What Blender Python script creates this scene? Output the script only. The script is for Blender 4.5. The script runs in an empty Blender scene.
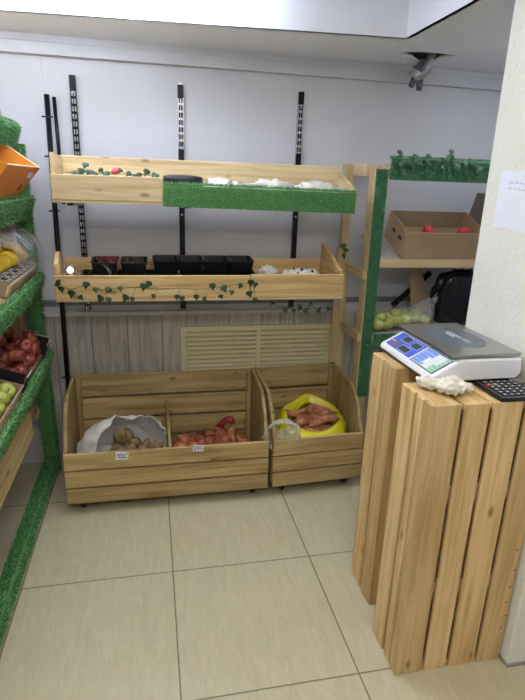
import bpy, bmesh, math, random
from mathutils import Matrix, Vector, noise
random.seed(7)
SC = bpy.context.scene
COL = SC.collection
PI = math.pi
V = Vector

# ------------------------------------------------------------------ materials
def new_mat(name):
    m = bpy.data.materials.new(name); m.use_nodes = True
    nt = m.node_tree
    return m, nt, nt.nodes['Principled BSDF']

def node(nt, t, **k):
    n = nt.nodes.new(t)
    for a, b in k.items(): setattr(n, a, b)
    return n

def ramp(nt, stops):
    r = nt.nodes.new('ShaderNodeValToRGB')
    e = r.color_ramp.elements
    while len(e) > 1: e.remove(e[0])
    e[0].position, e[0].color = stops[0][0], (*stops[0][1], 1)
    for p, c in stops[1:]:
        x = e.new(p); x.color = (*c, 1)
    return r

def S(r, g, b):
    f = lambda c: (c/255/12.92) if c/255 <= .04045 else ((c/255+.055)/1.055)**2.4
    return (f(r), f(g), f(b))

def plain(name, col, rough=.5, metal=0., var=.08, scale=30, bump=.0, **kw):
    m, nt, b = new_mat(name)
    tc = node(nt, 'ShaderNodeTexCoord')
    n = node(nt, 'ShaderNodeTexNoise'); n.inputs['Scale'].default_value = scale; n.inputs['Detail'].default_value = 4
    nt.links.new(tc.outputs['Object'], n.inputs['Vector'])
    r = ramp(nt, [(.3, tuple(c*(1-var) for c in col)), (.7, tuple(min(1, c*(1+var)) for c in col))])
    nt.links.new(n.outputs['Fac'], r.inputs['Fac'])
    nt.links.new(r.outputs['Color'], b.inputs['Base Color'])
    b.inputs['Roughness'].default_value = rough; b.inputs['Metallic'].default_value = metal
    for k, v in kw.items(): b.inputs[k.replace('_', ' ')].default_value = v
    if bump:
        bp = node(nt, 'ShaderNodeBump'); bp.inputs['Strength'].default_value = bump; bp.inputs['Distance'].default_value = .01
        nt.links.new(n.outputs['Fac'], bp.inputs['Height']); nt.links.new(bp.outputs['Normal'], b.inputs['Normal'])
    return m

def wood(name, axis, dark, mid, light, rough=.55, knots=True):
    """planed softwood, grain running along the given axis; every board (island) gets its own tone"""
    m, nt, b = new_mat(name)
    L = nt.links.new
    tc = node(nt, 'ShaderNodeTexCoord'); geo = node(nt, 'ShaderNodeNewGeometry'); oi = node(nt, 'ShaderNodeObjectInfo')
    add = node(nt, 'ShaderNodeMath', operation='ADD'); L(geo.outputs['Random Per Island'], add.inputs[0]); L(oi.outputs['Random'], add.inputs[1])
    mul = node(nt, 'ShaderNodeMath', operation='MULTIPLY'); L(add.outputs[0], mul.inputs[0]); mul.inputs[1].default_value = 13.7
    vadd = node(nt, 'ShaderNodeVectorMath', operation='ADD'); L(tc.outputs['Object'], vadd.inputs[0]); L(mul.outputs[0], vadd.inputs[1])
    mp = node(nt, 'ShaderNodeMapping'); sc = [38, 38, 38]; sc['xyz'.index(axis)] = 2.2
    mp.inputs['Scale'].default_value = sc
    L(vadd.outputs[0], mp.inputs['Vector'])
    n = node(nt, 'ShaderNodeTexNoise'); n.inputs['Scale'].default_value = 1; n.inputs['Detail'].default_value = 5; n.inputs['Distortion'].default_value = .6
    L(mp.outputs[0], n.inputs['Vector'])
    r = ramp(nt, [(.28, dark), (.5, mid), (.72, light)])
    L(n.outputs['Fac'], r.inputs['Fac'])
    hsv = node(nt, 'ShaderNodeHueSaturation')
    mr = node(nt, 'ShaderNodeMapRange'); mr.inputs['To Min'].default_value = .8; mr.inputs['To Max'].default_value = 1.14
    L(geo.outputs['Random Per Island'], mr.inputs['Value']); L(mr.outputs[0], hsv.inputs['Value'])
    L(r.outputs['Color'], hsv.inputs['Color'])
    out = hsv.outputs['Color']
    if knots:
        mp2 = node(nt, 'ShaderNodeMapping'); s2 = [13, 13, 13]; s2['xyz'.index(axis)] = 5.5; mp2.inputs['Scale'].default_value = s2
        L(vadd.outputs[0], mp2.inputs['Vector'])
        v = node(nt, 'ShaderNodeTexVoronoi'); v.inputs['Scale'].default_value = 1; L(mp2.outputs[0], v.inputs['Vector'])
        kr = ramp(nt, [(.07, (1, 1, 1)), (.16, (0, 0, 0))]); L(v.outputs['Distance'], kr.inputs['Fac'])
        gate = node(nt, 'ShaderNodeMath', operation='GREATER_THAN'); gate.inputs[1].default_value = .48
        sp = node(nt, 'ShaderNodeSeparateColor'); L(v.outputs['Color'], sp.inputs[0]); L(sp.outputs[0], gate.inputs[0])
        km = node(nt, 'ShaderNodeMath', operation='MULTIPLY'); L(kr.outputs['Color'], km.inputs[0]); L(gate.outputs[0], km.inputs[1])
        km2 = node(nt, 'ShaderNodeMath', operation='MULTIPLY'); L(km.outputs[0], km2.inputs[0]); km2.inputs[1].default_value = .75
        mx = node(nt, 'ShaderNodeMix', data_type='RGBA'); L(km2.outputs[0], mx.inputs[0]); L(out, mx.inputs[6])
        mx.inputs[7].default_value = (*[c*.35 for c in dark], 1)
        out = mx.outputs[2]
    L(out, b.inputs['Base Color'])
    b.inputs['Roughness'].default_value = rough
    bp = node(nt, 'ShaderNodeBump'); bp.inputs['Strength'].default_value = .15; bp.inputs['Distance'].default_value = .004
    L(n.outputs['Fac'], bp.inputs['Height']); L(bp.outputs['Normal'], b.inputs['Normal'])
    return m

W_AGED = {a: wood('aged_pine_'+a, a, S(136, 112, 70), S(174, 150, 101), S(196, 173, 124)) for a in 'xyz'}
W_NEW = {a: wood('fresh_pine_'+a, a, S(176, 141, 88), S(205, 172, 117), S(222, 193, 142)) for a in 'xyz'}
W_PALE = {a: wood('pale_pine_'+a, a, S(186, 160, 116), S(212, 189, 146), S(225, 205, 166)) for a in 'xyz'}

def plaster(name, c, rough=.85, var=.035, bump=.12):
    m, nt, b = new_mat(name); L = nt.links.new
    tc = node(nt, 'ShaderNodeTexCoord')
    n = node(nt, 'ShaderNodeTexNoise'); n.inputs['Scale'].default_value = 2.5; n.inputs['Detail'].default_value = 6
    L(tc.outputs['Object'], n.inputs['Vector'])
    r = ramp(nt, [(.3, tuple(x*(1-var) for x in c)), (.7, tuple(x*(1+var) for x in c))]); L(n.outputs['Fac'], r.inputs['Fac'])
    L(r.outputs['Color'], b.inputs['Base Color']); b.inputs['Roughness'].default_value = rough
    n2 = node(nt, 'ShaderNodeTexNoise'); n2.inputs['Scale'].default_value = 60; n2.inputs['Detail'].default_value = 6
    L(tc.outputs['Object'], n2.inputs['Vector'])
    bp = node(nt, 'ShaderNodeBump'); bp.inputs['Strength'].default_value = bump; bp.inputs['Distance'].default_value = .01
    L(n2.outputs['Fac'], bp.inputs['Height']); L(bp.outputs['Normal'], b.inputs['Normal'])
    return m

M_WALL = plaster('painted_wall', S(208, 209, 216))
M_CEIL = plaster('painted_ceiling', S(234, 236, 244), bump=.05)
M_PILLAR = plaster('rough_white_plaster', S(222, 220, 210), bump=.45)
M_TRIM = plain('white_trim', S(206, 206, 208), .5)

def tile_mat():
    m, nt, b = new_mat('floor_tiles'); L = nt.links.new
    tc = node(nt, 'ShaderNodeTexCoord'); sx = node(nt, 'ShaderNodeSeparateXYZ'); L(tc.outputs['Object'], sx.inputs[0])
    dist = []; cell = []
    for ax in (0, 1):
        d = node(nt, 'ShaderNodeMath', operation='DIVIDE'); L(sx.outputs[ax], d.inputs[0]); d.inputs[1].default_value = .6
        p = node(nt, 'ShaderNodeMath', operation='PINGPONG'); L(d.outputs[0], p.inputs[0]); p.inputs[1].default_value = .5
        dist.append(p)
        f = node(nt, 'ShaderNodeMath', operation='FLOOR'); L(d.outputs[0], f.inputs[0]); cell.append(f)
    mn = node(nt, 'ShaderNodeMath', operation='MINIMUM'); L(dist[0].outputs[0], mn.inputs[0]); L(dist[1].outputs[0], mn.inputs[1])
    g = ramp(nt, [(.0025, (1, 1, 1)), (.0048, (0, 0, 0))]); L(mn.outputs[0], g.inputs['Fac'])
    cx = node(nt, 'ShaderNodeCombineXYZ'); L(cell[0].outputs[0], cx.inputs[0]); L(cell[1].outputs[0], cx.inputs[1])
    wn = node(nt, 'ShaderNodeTexWhiteNoise', noise_dimensions='3D'); L(cx.outputs[0], wn.inputs['Vector'])
    mp = node(nt, 'ShaderNodeMapping'); mp.inputs['Scale'].default_value = (16, 3.2, 1); L(tc.outputs['Object'], mp.inputs['Vector'])
    va = node(nt, 'ShaderNodeVectorMath', operation='ADD'); L(mp.outputs[0], va.inputs[0]); L(wn.outputs['Color'], va.inputs[1])
    n = node(nt, 'ShaderNodeTexNoise'); n.inputs['Scale'].default_value = 2.2; n.inputs['Detail'].default_value = 8; n.inputs['Roughness'].default_value = .65; n.inputs['Distortion'].default_value = 1.2
    L(va.outputs[0], n.inputs['Vector'])
    r = ramp(nt, [(.3, S(180, 171, 140)), (.55, S(190, 181, 151)), (.75, S(199, 191, 163))]); L(n.outputs['Fac'], r.inputs['Fac'])
    mx = node(nt, 'ShaderNodeMix', data_type='RGBA'); L(g.outputs['Color'], mx.inputs[0]); L(r.outputs['Color'], mx.inputs[6]); mx.inputs[7].default_value = (*S(84, 74, 58), 1)
    L(mx.outputs[2], b.inputs['Base Color'])
    rr = node(nt, 'ShaderNodeMapRange'); L(g.outputs['Color'], rr.inputs['Value']); rr.inputs['To Min'].default_value = .32; rr.inputs['To Max'].default_value = .9
    L(rr.outputs[0], b.inputs['Roughness'])
    bp = node(nt, 'ShaderNodeBump', invert=True); bp.inputs['Strength'].default_value = .4; bp.inputs['Distance'].default_value = .003
    L(g.outputs['Color'], bp.inputs['Height']); L(bp.outputs['Normal'], b.inputs['Normal'])
    return m
M_FLOOR = tile_mat()

def panel_mat():
    """grey wood-look wall panelling with vertical grain"""
    m, nt, b = new_mat('grey_wood_panelling'); L = nt.links.new
    tc = node(nt, 'ShaderNodeTexCoord')
    sx = node(nt, 'ShaderNodeSeparateXYZ'); L(tc.outputs['Object'], sx.inputs[0])
    d = node(nt, 'ShaderNodeMath', operation='DIVIDE'); L(sx.outputs[0], d.inputs[0]); d.inputs[1].default_value = .19
    f = node(nt, 'ShaderNodeMath', operation='FLOOR'); L(d.outputs[0], f.inputs[0])
    wn = node(nt, 'ShaderNodeTexWhiteNoise', noise_dimensions='1D'); L(f.outputs[0], wn.inputs['W'])
    va = node(nt, 'ShaderNodeVectorMath', operation='ADD'); L(tc.outputs['Object'], va.inputs[0]); L(wn.outputs['Color'], va.inputs[1])
    mp = node(nt, 'ShaderNodeMapping'); mp.inputs['Scale'].default_value = (34, 34, 3.2); L(va.outputs[0], mp.inputs['Vector'])
    n = node(nt, 'ShaderNodeTexNoise'); n.inputs['Scale'].default_value = 1; n.inputs['Detail'].default_value = 7; n.inputs['Distortion'].default_value = 1.4; L(mp.outputs[0], n.inputs['Vector'])
    r = ramp(nt, [(.25, S(150, 143, 134)), (.5, S(188, 183, 173)), (.75, S(214, 210, 201))]); L(n.outputs['Fac'], r.inputs['Fac'])
    h = node(nt, 'ShaderNodeHueSaturation'); mr = node(nt, 'ShaderNodeMapRange'); mr.inputs['To Min'].default_value = .88; mr.inputs['To Max'].default_value = 1.08
    L(wn.outputs['Value'], mr.inputs['Value']); L(mr.outputs[0], h.inputs['Value']); L(r.outputs['Color'], h.inputs['Color'])
    p = node(nt, 'ShaderNodeMath', operation='PINGPONG'); L(d.outputs[0], p.inputs[0]); p.inputs[1].default_value = .5
    g = ramp(nt, [(.006, (1, 1, 1)), (.014, (0, 0, 0))]); L(p.outputs[0], g.inputs['Fac'])
    mx = node(nt, 'ShaderNodeMix', data_type='RGBA'); L(g.outputs['Color'], mx.inputs[0]); L(h.outputs['Color'], mx.inputs[6]); mx.inputs[7].default_value = (*S(96, 90, 84), 1)
    L(mx.outputs[2], b.inputs['Base Color']); b.inputs['Roughness'].default_value = .6
    return m
M_PANEL = panel_mat()

def turf_mat(name, a, bb, c):
    m, nt, b = new_mat(name); L = nt.links.new
    geo = node(nt, 'ShaderNodeNewGeometry')
    r = ramp(nt, [(0, a), (.55, bb), (1, c)]); L(geo.outputs['Random Per Island'], r.inputs['Fac'])
    L(r.outputs['Color'], b.inputs['Base Color']); b.inputs['Roughness'].default_value = .45
    return m
M_TURF = turf_mat('artificial_grass', S(40, 92, 46), S(74, 138, 74), S(150, 196, 138))
M_TURF_D = turf_mat('artificial_grass_dark', S(30, 80, 50), S(62, 122, 82), S(136, 184, 144))
M_LEAF = plain('plastic_ivy_leaf', S(38, 70, 40), .45, var=.35, scale=60)
M_LEAF_L = plain('plastic_ivy_leaf_faded', S(64, 104, 74), .5, var=.3, scale=60)
M_STEM = plain('plastic_vine_stem', S(74, 92, 44), .5)
M_BLACK = plain('black_plastic', S(24, 24, 28), .3)
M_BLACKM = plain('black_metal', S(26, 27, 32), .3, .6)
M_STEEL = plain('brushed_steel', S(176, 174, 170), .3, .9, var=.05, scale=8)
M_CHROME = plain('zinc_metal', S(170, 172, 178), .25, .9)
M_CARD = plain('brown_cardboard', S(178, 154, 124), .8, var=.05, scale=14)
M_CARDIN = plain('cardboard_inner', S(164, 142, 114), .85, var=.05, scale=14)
M_CARDG = plain('grey_cardboard', S(120, 114, 106), .85, var=.06, scale=14)
M_ORANGE = plain('orange_printed_card', S(238, 142, 36), .5, var=.06, scale=9)
M_WHITE = plain('white_plastic', S(226, 228, 232), .35, var=.02)
M_PAPER = plain('white_paper', S(224, 226, 234), .8, var=.02)
M_DARKCARD = plain('black_printed_card', S(28, 26, 26), .5)
M_CREAM = plain('cream_vent_plastic', S(226, 216, 180), .5, var=.04)
M_INK = plain('dark_ink', S(34, 34, 38), .6)
M_PINK = plain('pink_red_plastic', S(214, 84, 92), .5)
M_VOID = plain('ceiling_void_grey', S(120, 122, 132), .9)

def fruit_mat(name, c1, c2, c3, rough=.35, scale=9, spec=.5):
    m, nt, b = new_mat(name); L = nt.links.new
    tc = node(nt, 'ShaderNodeTexCoord'); oi = node(nt, 'ShaderNodeObjectInfo')
    mu = node(nt, 'ShaderNodeMath', operation='MULTIPLY'); L(oi.outputs['Random'], mu.inputs[0]); mu.inputs[1].default_value = 40
    va = node(nt, 'ShaderNodeVectorMath', operation='ADD'); L(tc.outputs['Object'], va.inputs[0]); L(mu.outputs[0], va.inputs[1])
    n = node(nt, 'ShaderNodeTexNoise'); n.inputs['Scale'].default_value = scale; n.inputs['Detail'].default_value = 5; L(va.outputs[0], n.inputs['Vector'])
    r = ramp(nt, [(.34, c1), (.54, c2), (.7, c3)]); L(n.outputs['Fac'], r.inputs['Fac'])
    L(r.outputs['Color'], b.inputs['Base Color']); b.inputs['Roughness'].default_value = rough
    return m
M_APPLE = fruit_mat('red_apple_skin', S(104, 30, 32), S(146, 58, 48), S(206, 160, 92), .32, 13)
M_APPLE2 = fruit_mat('bright_red_apple_skin', S(190, 36, 46), S(206, 56, 60), S(222, 120, 100), .35)
M_GAPPLE = fruit_mat('green_apple_skin', S(150, 168, 68), S(186, 196, 96), S(206, 206, 126), .35)
M_POTATO = fruit_mat('potato_skin', S(110, 88, 58), S(140, 114, 78), S(166, 140, 100), .8, 22)
M_ONION = fruit_mat('onion_skin', S(104, 44, 34), S(176, 108, 60), S(220, 188, 132), .35, 14)
M_CARROT = fruit_mat('unwashed_carrot_skin', S(138, 84, 56), S(184, 122, 82), S(208, 156, 116), .7, 24)
M_YELLOW = fruit_mat('yellow_fruit_skin', S(214, 160, 20), S(240, 200, 30), S(250, 224, 70), .35, 16)
M_PEAR = fruit_mat('pale_green_fruit_skin', S(142, 150, 76), S(174, 180, 98), S(196, 200, 130), .4, 16)

def film(name, tint, alpha, rough=.12, bump=.35, lo=.6, hi=1.5):
    """thin crinkled plastic film: mostly see-through, glossy at folds"""
    m, nt, b = new_mat(name); L = nt.links.new
    tr = node(nt, 'ShaderNodeBsdfTransparent'); tr.inputs[0].default_value = (.93, .94, .95, 1)
    b.inputs['Base Color'].default_value = (*tint, 1); b.inputs['Roughness'].default_value = rough
    tc = node(nt, 'ShaderNodeTexCoord'); n = node(nt, 'ShaderNodeTexNoise'); n.inputs['Scale'].default_value = 26; n.inputs['Detail'].default_value = 5; n.inputs['Distortion'].default_value = 2
    L(tc.outputs['Object'], n.inputs['Vector'])
    bp = node(nt, 'ShaderNodeBump'); bp.inputs['Strength'].default_value = bump; bp.inputs['Distance'].default_value = .01
    L(n.outputs['Fac'], bp.inputs['Height']); L(bp.outputs['Normal'], b.inputs['Normal'])
    r = ramp(nt, [(.38, (alpha*lo,)*3), (.7, (min(1, alpha*hi),)*3)]); L(n.outputs['Fac'], r.inputs['Fac'])
    mx = node(nt, 'ShaderNodeMixShader'); L(r.outputs['Color'], mx.inputs[0]); L(tr.outputs[0], mx.inputs[1]); L(b.outputs[0], mx.inputs[2])
    L(mx.outputs[0], nt.nodes['Material Output'].inputs['Surface'])
    return m
M_FILM = film('clear_plastic_film', (.86, .88, .88), .20)
M_FILM2 = film('milky_plastic_film', (.80, .80, .74), .46, .35, .1, .8, 1.25)

def weave(name, c1, c2, scale, rough=.7, alpha=None):
    m, nt, b = new_mat(name); L = nt.links.new
    tc = node(nt, 'ShaderNodeTexCoord')
    w1 = node(nt, 'ShaderNodeTexWave', bands_direction='DIAGONAL'); w1.inputs['Scale'].default_value = scale; w1.inputs['Distortion'].default_value = 2
    n = node(nt, 'ShaderNodeTexNoise'); n.inputs['Scale'].default_value = 18; n.inputs['Detail'].default_value = 6
    L(tc.outputs['Object'], w1.inputs['Vector']); L(tc.outputs['Object'], n.inputs['Vector'])
    ad = node(nt, 'ShaderNodeMath', operation='MULTIPLY'); L(w1.outputs['Fac'], ad.inputs[0]); L(n.outputs['Fac'], ad.inputs[1])
    r = ramp(nt, [(.1, c1), (.5, c2)]); L(ad.outputs[0], r.inputs['Fac']); L(r.outputs['Color'], b.inputs['Base Color'])
    b.inputs['Roughness'].default_value = rough
    bp = node(nt, 'ShaderNodeBump'); bp.inputs['Strength'].default_value = .5; bp.inputs['Distance'].default_value = .006
    L(n.outputs['Fac'], bp.inputs['Height']); L(bp.outputs['Normal'], b.inputs['Normal'])
    if alpha is not None:
        tr = node(nt, 'ShaderNodeBsdfTransparent'); mx = node(nt, 'ShaderNodeMixShader'); mx.inputs[0].default_value = alpha
        L(tr.outputs[0], mx.inputs[1]); L(b.outputs[0], mx.inputs[2]); L(mx.outputs[0], nt.nodes['Material Output'].inputs['Surface'])
    return m
M_SACK = weave('white_woven_sack', S(216, 215, 212), S(242, 241, 239), 60)
M_NET = weave('red_mesh_net', S(120, 14, 26), S(170, 30, 42), 90, .4, .15)
M_NETT = weave('red_mesh_net_bunched', S(120, 14, 26), S(176, 32, 44), 90, .4, .75)
M_GLOVE = weave('white_knit_cotton', S(206, 200, 184), S(236, 232, 220), 120, .9)
M_YBAG = plain('yellow_plastic_bag', S(216, 206, 34), .28, var=.14, scale=12, bump=.5)
M_NAVY = plain('dark_bin_bag', S(20, 22, 34), .22, var=.2, scale=10, bump=.8)
M_CRUMP = plain('white_crumpled_plastic', S(222, 220, 208), .35, var=.06, scale=30, bump=.5)

def lamp_mat(name, col, strength):
    m, nt, b = new_mat(name)
    b.inputs['Base Color'].default_value = (.9, .9, .92, 1)
    b.inputs['Emission Color'].default_value = (*col, 1); b.inputs['Emission Strength'].default_value = strength
    return m
M_LAMP = lamp_mat('lit_lamp_diffuser', (.80, .87, 1), 13)
M_FILL = lamp_mat('fill_panel_glow', (1, .965, .90), 5.5)  # glow of the added panels, brightens the room
M_FILL_REAR = lamp_mat('fill_panel_glow_rear', (1, .965, .90), 17)
M_LED = lamp_mat('lit_small_led', (1, .92, .78), 3)

# ------------------------------------------------------------------ mesh builder
class MB:
    def __init__(s): s.v = []; s.f = []; s.mi = []; s.sm = []
    def add(s, vs, fs, mi=0, smooth=False):
        o = len(s.v); s.v += [V(p) for p in vs]
        for f in fs: s.f.append([o+i for i in f]); s.mi.append(mi); s.sm.append(smooth)
        return s
    def box(s, x0, x1, y0, y1, z0, z1, mi=0, M=None):
        vs = [V((x, y, z)) for z in (z0, z1) for y in (y0, y1) for x in (x0, x1)]
        if M: vs = [M @ p for p in vs]
        return s.add(vs, [(0, 2, 3, 1), (4, 5, 7, 6), (0, 1, 5, 4), (2, 6, 7, 3), (0, 4, 6, 2), (1, 3, 7, 5)], mi)
    def hexa(s, p, mi=0):   # 8 points, bottom ring 0-3 ccw, top ring 4-7
        return s.add(p, [(3, 2, 1, 0), (4, 5, 6, 7), (0, 1, 5, 4), (1, 2, 6, 5), (2, 3, 7, 6), (3, 0, 4, 7)], mi)
    def beam(s, a, b, w, h, up=V((0, 0, 1)), mi=0):
        a, b = V(a), V(b); d = (b-a).normalized(); r = d.cross(up).normalized(); u = r.cross(d)
        R_, U_ = r*w/2, u*h/2
        return s.hexa([a-R_-U_, a+R_-U_, a+R_+U_, a-R_+U_, b-R_-U_, b+R_-U_, b+R_+U_, b-R_+U_], mi)
    def prism(s, poly, axis, a, b, mi=0, M=None):
        """poly: 2-D points in the plane normal to axis; extruded from a to b"""
        def P(p, t):
            q = {'x': (t, p[0], p[1]), 'y': (p[0], t, p[1]), 'z': (p[0], p[1], t)}[axis]
            return M @ V(q) if M else V(q)
        n = len(poly)
        vs = [P(p, a) for p in poly]+[P(p, b) for p in poly]
        return s.add(vs, [tuple(range(n))[::-1], tuple(range(n, 2*n))]+[(i, (i+1) % n, n+(i+1) % n, n+i) for i in range(n)], mi)
    def tube(s, pts, r, n=8, mi=0, caps=True):
        pts = [V(p) for p in pts]; rs = r if isinstance(r, (list, tuple)) else [r]*len(pts)
        o = len(s.v); prev = None
        for i, p in enumerate(pts):
            d = (pts[min(i+1, len(pts)-1)]-pts[max(i-1, 0)]).normalized()
            if prev is None: a = d.orthogonal().normalized()
            else: a = (prev-d*prev.dot(d)).normalized()
            prev = a; b = d.cross(a)
            s.v += [p+(a*math.cos(2*PI*k/n)+b*math.sin(2*PI*k/n))*rs[i] for k in range(n)]
        for i in range(len(pts)-1):
            for k in range(n):
                s.f.append([o+i*n+k, o+i*n+(k+1) % n, o+(i+1)*n+(k+1) % n, o+(i+1)*n+k]); s.mi.append(mi); s.sm.append(True)
        if caps:
            e = o+(len(pts)-1)*n
            s.f.append([o+k for k in range(n)][::-1]); s.f.append([e+k for k in range(n)]); s.mi += [mi, mi]; s.sm += [False, False]
        return s
    def grid(s, fn, nu, nv, mi=0, closed_u=False, smooth=True):
        """fn(u, v) -> point"""
        o = len(s.v); cu = nu if closed_u else nu+1
        for j in range(nv+1):
            for i in range(cu): s.v.append(V(fn(i/nu, j/nv)))
        for j in range(nv):
            for i in range(nu):
                a = o+j*cu+i; b = o+j*cu+(i+1) % cu
                s.f.append([a, b, b+cu, a+cu]); s.mi.append(mi); s.sm.append(smooth)
        return s
    def blob(s, c, r, amp=.0, fr=20, nu=14, nv=9, mi=0, seed=0, M=None):
        c = V(c); r = V((r, r, r)) if not hasattr(r, '__len__') else V(r)
        def fn(u, v):
            th = u*2*PI; ph = (v-.5)*PI*.999
            d = V((math.cos(ph)*math.cos(th), math.cos(ph)*math.sin(th), math.sin(ph)))
            k = 1+amp*noise.noise(d*fr/10+V((seed, seed*1.7, 3)))
            p = V((d.x*r.x, d.y*r.y, d.z*r.z))*k
            return c+(M @ p if M else p)
        return s.grid(fn, nu, nv, mi, True)
    def build(s, name, mat, parent=None, bevel=0., solid=0., subsurf=0):
        me = bpy.data.meshes.new(name)
        inv = WORLD.get(parent.name).inverted() if parent else Matrix()
        me.from_pydata([tuple(inv @ p) for p in s.v], [], s.f)
        for m in (mat if isinstance(mat, (list, tuple)) else [mat]): me.materials.append(m)
        for p, mi, sm in zip(me.polygons, s.mi, s.sm): p.material_index = mi; p.use_smooth = sm
        me.update()
        o = bpy.data.objects.new(name, me); COL.objects.link(o)
        if parent: o.parent = parent; WORLD[o.name] = WORLD[parent.name]
        else: WORLD[o.name] = Matrix()
        if bevel:
            b = o.modifiers.new('bevel', 'BEVEL'); b.width = bevel; b.segments = 2; b.limit_method = 'ANGLE'
        if solid:
            b = o.modifiers.new('solid', 'SOLIDIFY'); b.thickness = solid; b.offset = 0
        if subsurf:
            b = o.modifiers.new('sub', 'SUBSURF'); b.levels = subsurf; b.render_levels = subsurf
        return o
WORLD = {}

def thing(name, label, cat, loc=(0, 0, 0), group=None, M=None):
    o = bpy.data.objects.new(name, None); COL.objects.link(o); o.empty_display_size = .05
    M = M if M is not None else Matrix.Translation(loc)
    o.matrix_world = M; WORLD[o.name] = M.copy()
    return tag(o, label, cat, group)
def tag(o, label, cat, group=None, kind=None):
    o['label'] = label; o['category'] = cat
    if group: o['group'] = group
    if kind: o['kind'] = kind
    return o
def recentre(o, at):
    """move a one-mesh thing's origin to its base"""
    at = V(at); o.data.transform(Matrix.Translation(-at)); o.location = at; WORLD[o.name] = Matrix.Translation(at); return o
def structure(o): o['kind'] = 'structure'; return o
def dup(o, M, label=None, group=None):
    r = o.copy(); COL.objects.link(r); r.matrix_world = M; WORLD[r.name] = M.copy()
    if label: r['label'] = label
    if group: r['group'] = group
    for ch in list(o.children):
        c = ch.copy(); COL.objects.link(c); c.parent = r
    return r
def rotM(loc, rx=0, ry=0, rz=0, s=1):
    from mathutils import Euler
    return Matrix.Translation(V(loc)) @ Euler((rx, ry, rz)).to_matrix().to_4x4() @ Matrix.Scale(s, 4)

def text_mesh(mb, txt, M, size, mi=0, depth=.0004):
    cu = bpy.data.curves.new('lettering', 'FONT'); cu.body = txt; cu.size = size; cu.extrude = depth; cu.align_x = 'CENTER'; cu.align_y = 'CENTER'
    o = bpy.data.objects.new('lettering', cu); COL.objects.link(o)
    bpy.context.view_layer.update()
    me = bpy.data.meshes.new_from_object(o.evaluated_get(bpy.context.evaluated_depsgraph_get()))
    mb.add([M @ v.co for v in me.vertices], [tuple(p.vertices) for p in me.polygons], mi)
    bpy.data.objects.remove(o); bpy.data.meshes.remove(me)

# ------------------------------------------------------------------ artificial grass strips
def turf(parent, patches, mat, density=42000, blade=.011, seed=1, thick=.006):
    """patches: (origin, edge u, edge v, normal): a backing slab thickly set with short blades"""
    rnd = random.Random(seed); mb = MB()
    for o, u, v, n in patches:
        o, u, v, n = V(o), V(u), V(v), V(n).normalized()
        t = n*thick
        mb.hexa([o, o+u, o+u+v, o+v, o+t, o+u+t, o+u+v+t, o+v+t])
        N = int(u.cross(v).length*density)
        uh, vh = u.normalized(), v.normalized()
        for _ in range(N):
            p = o+u*rnd.random()+v*rnd.random()+t*.9
            a = rnd.random()*2*PI; d = uh*math.cos(a)+vh*math.sin(a)
            tip = p+n*blade*(.6+.6*rnd.random())+(uh*rnd.uniform(-1, 1)+vh*rnd.uniform(-1, 1))*blade*.8
            w = .0019
            mb.add([p-d*w, p+d*w, tip], [(0, 1, 2)])
    return mb.build('turf_trim', mat, parent)

# ------------------------------------------------------------------ ivy
def leaf(mb, c, n, up, s, mi):
    n = V(n).normalized(); up = V(up); up = (up-n*up.dot(n)).normalized(); r = up.cross(n)
    pts = [(0, -.5), (.42, -.42), (.5, 0), (.26, .1), (0, .62), (-.26, .1), (-.5, 0), (-.42, -.42)]
    vs = [V(c)+n*s*.08]+[V(c)+(r*a+up*b)*s+n*s*(-.12*abs(a)) for a, b in pts]
    k = len(pts)
    mb.add(vs, [(0, 1+i, 1+(i+1) % k) for i in range(k)], mi)
def garland(label, path, leaves, mat, seed, group=None, size=.03):
    """path: vine polyline; leaves: (point, normal) list"""
    rnd = random.Random(seed)
    t = thing('ivy_garland', label, 'garland', path[0], group)
    mb = MB(); mb.tube(path, .0016, 5)
    lf = MB()
    for p, n in leaves:
        p = V(p); q = min((V(x) for x in path), key=lambda x: (x-p).length)
        mb.tube([q, (q+p)/2+V((0, 0, .004)), p], .001, 4)
        nn = V(n)+V((rnd.uniform(-.5, .5), rnd.uniform(-.2, .2), rnd.uniform(-.4, .4)))
        leaf(lf, p, nn, (rnd.uniform(-.8, .8), 0, -1), size*rnd.uniform(.8, 1.25), 0)
    mb.build('stem', M_STEM, t); lf.build('foliage', mat, t)
    return t

# ================================================================== ROOM
XL, XR, YB, YF, ZC, ZT = -1.25, 2.35, 1.05, -3.7, 2.205, 2.46
structure(MB().box(XL-.1, XR+.1, YF-.1, YB+.1, -.1, 0).build('floor', M_FLOOR))
structure(MB().box(XL-.1, XR+.1, YB, YB+.12, 0, ZT+.1).build('wall_back', M_WALL))
structure(MB().box(XL-.12, XL, YF, YB, 0, ZT+.1).build('wall_left', M_WALL))
structure(MB().box(XR, XR+.12, YF, YB, 0, ZT+.1).build('wall_right', M_WALL))
structure(MB().box(XL-.1, XR+.1, YF-.12, YF, 0, ZT+.1).build('wall_front', M_WALL))
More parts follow.
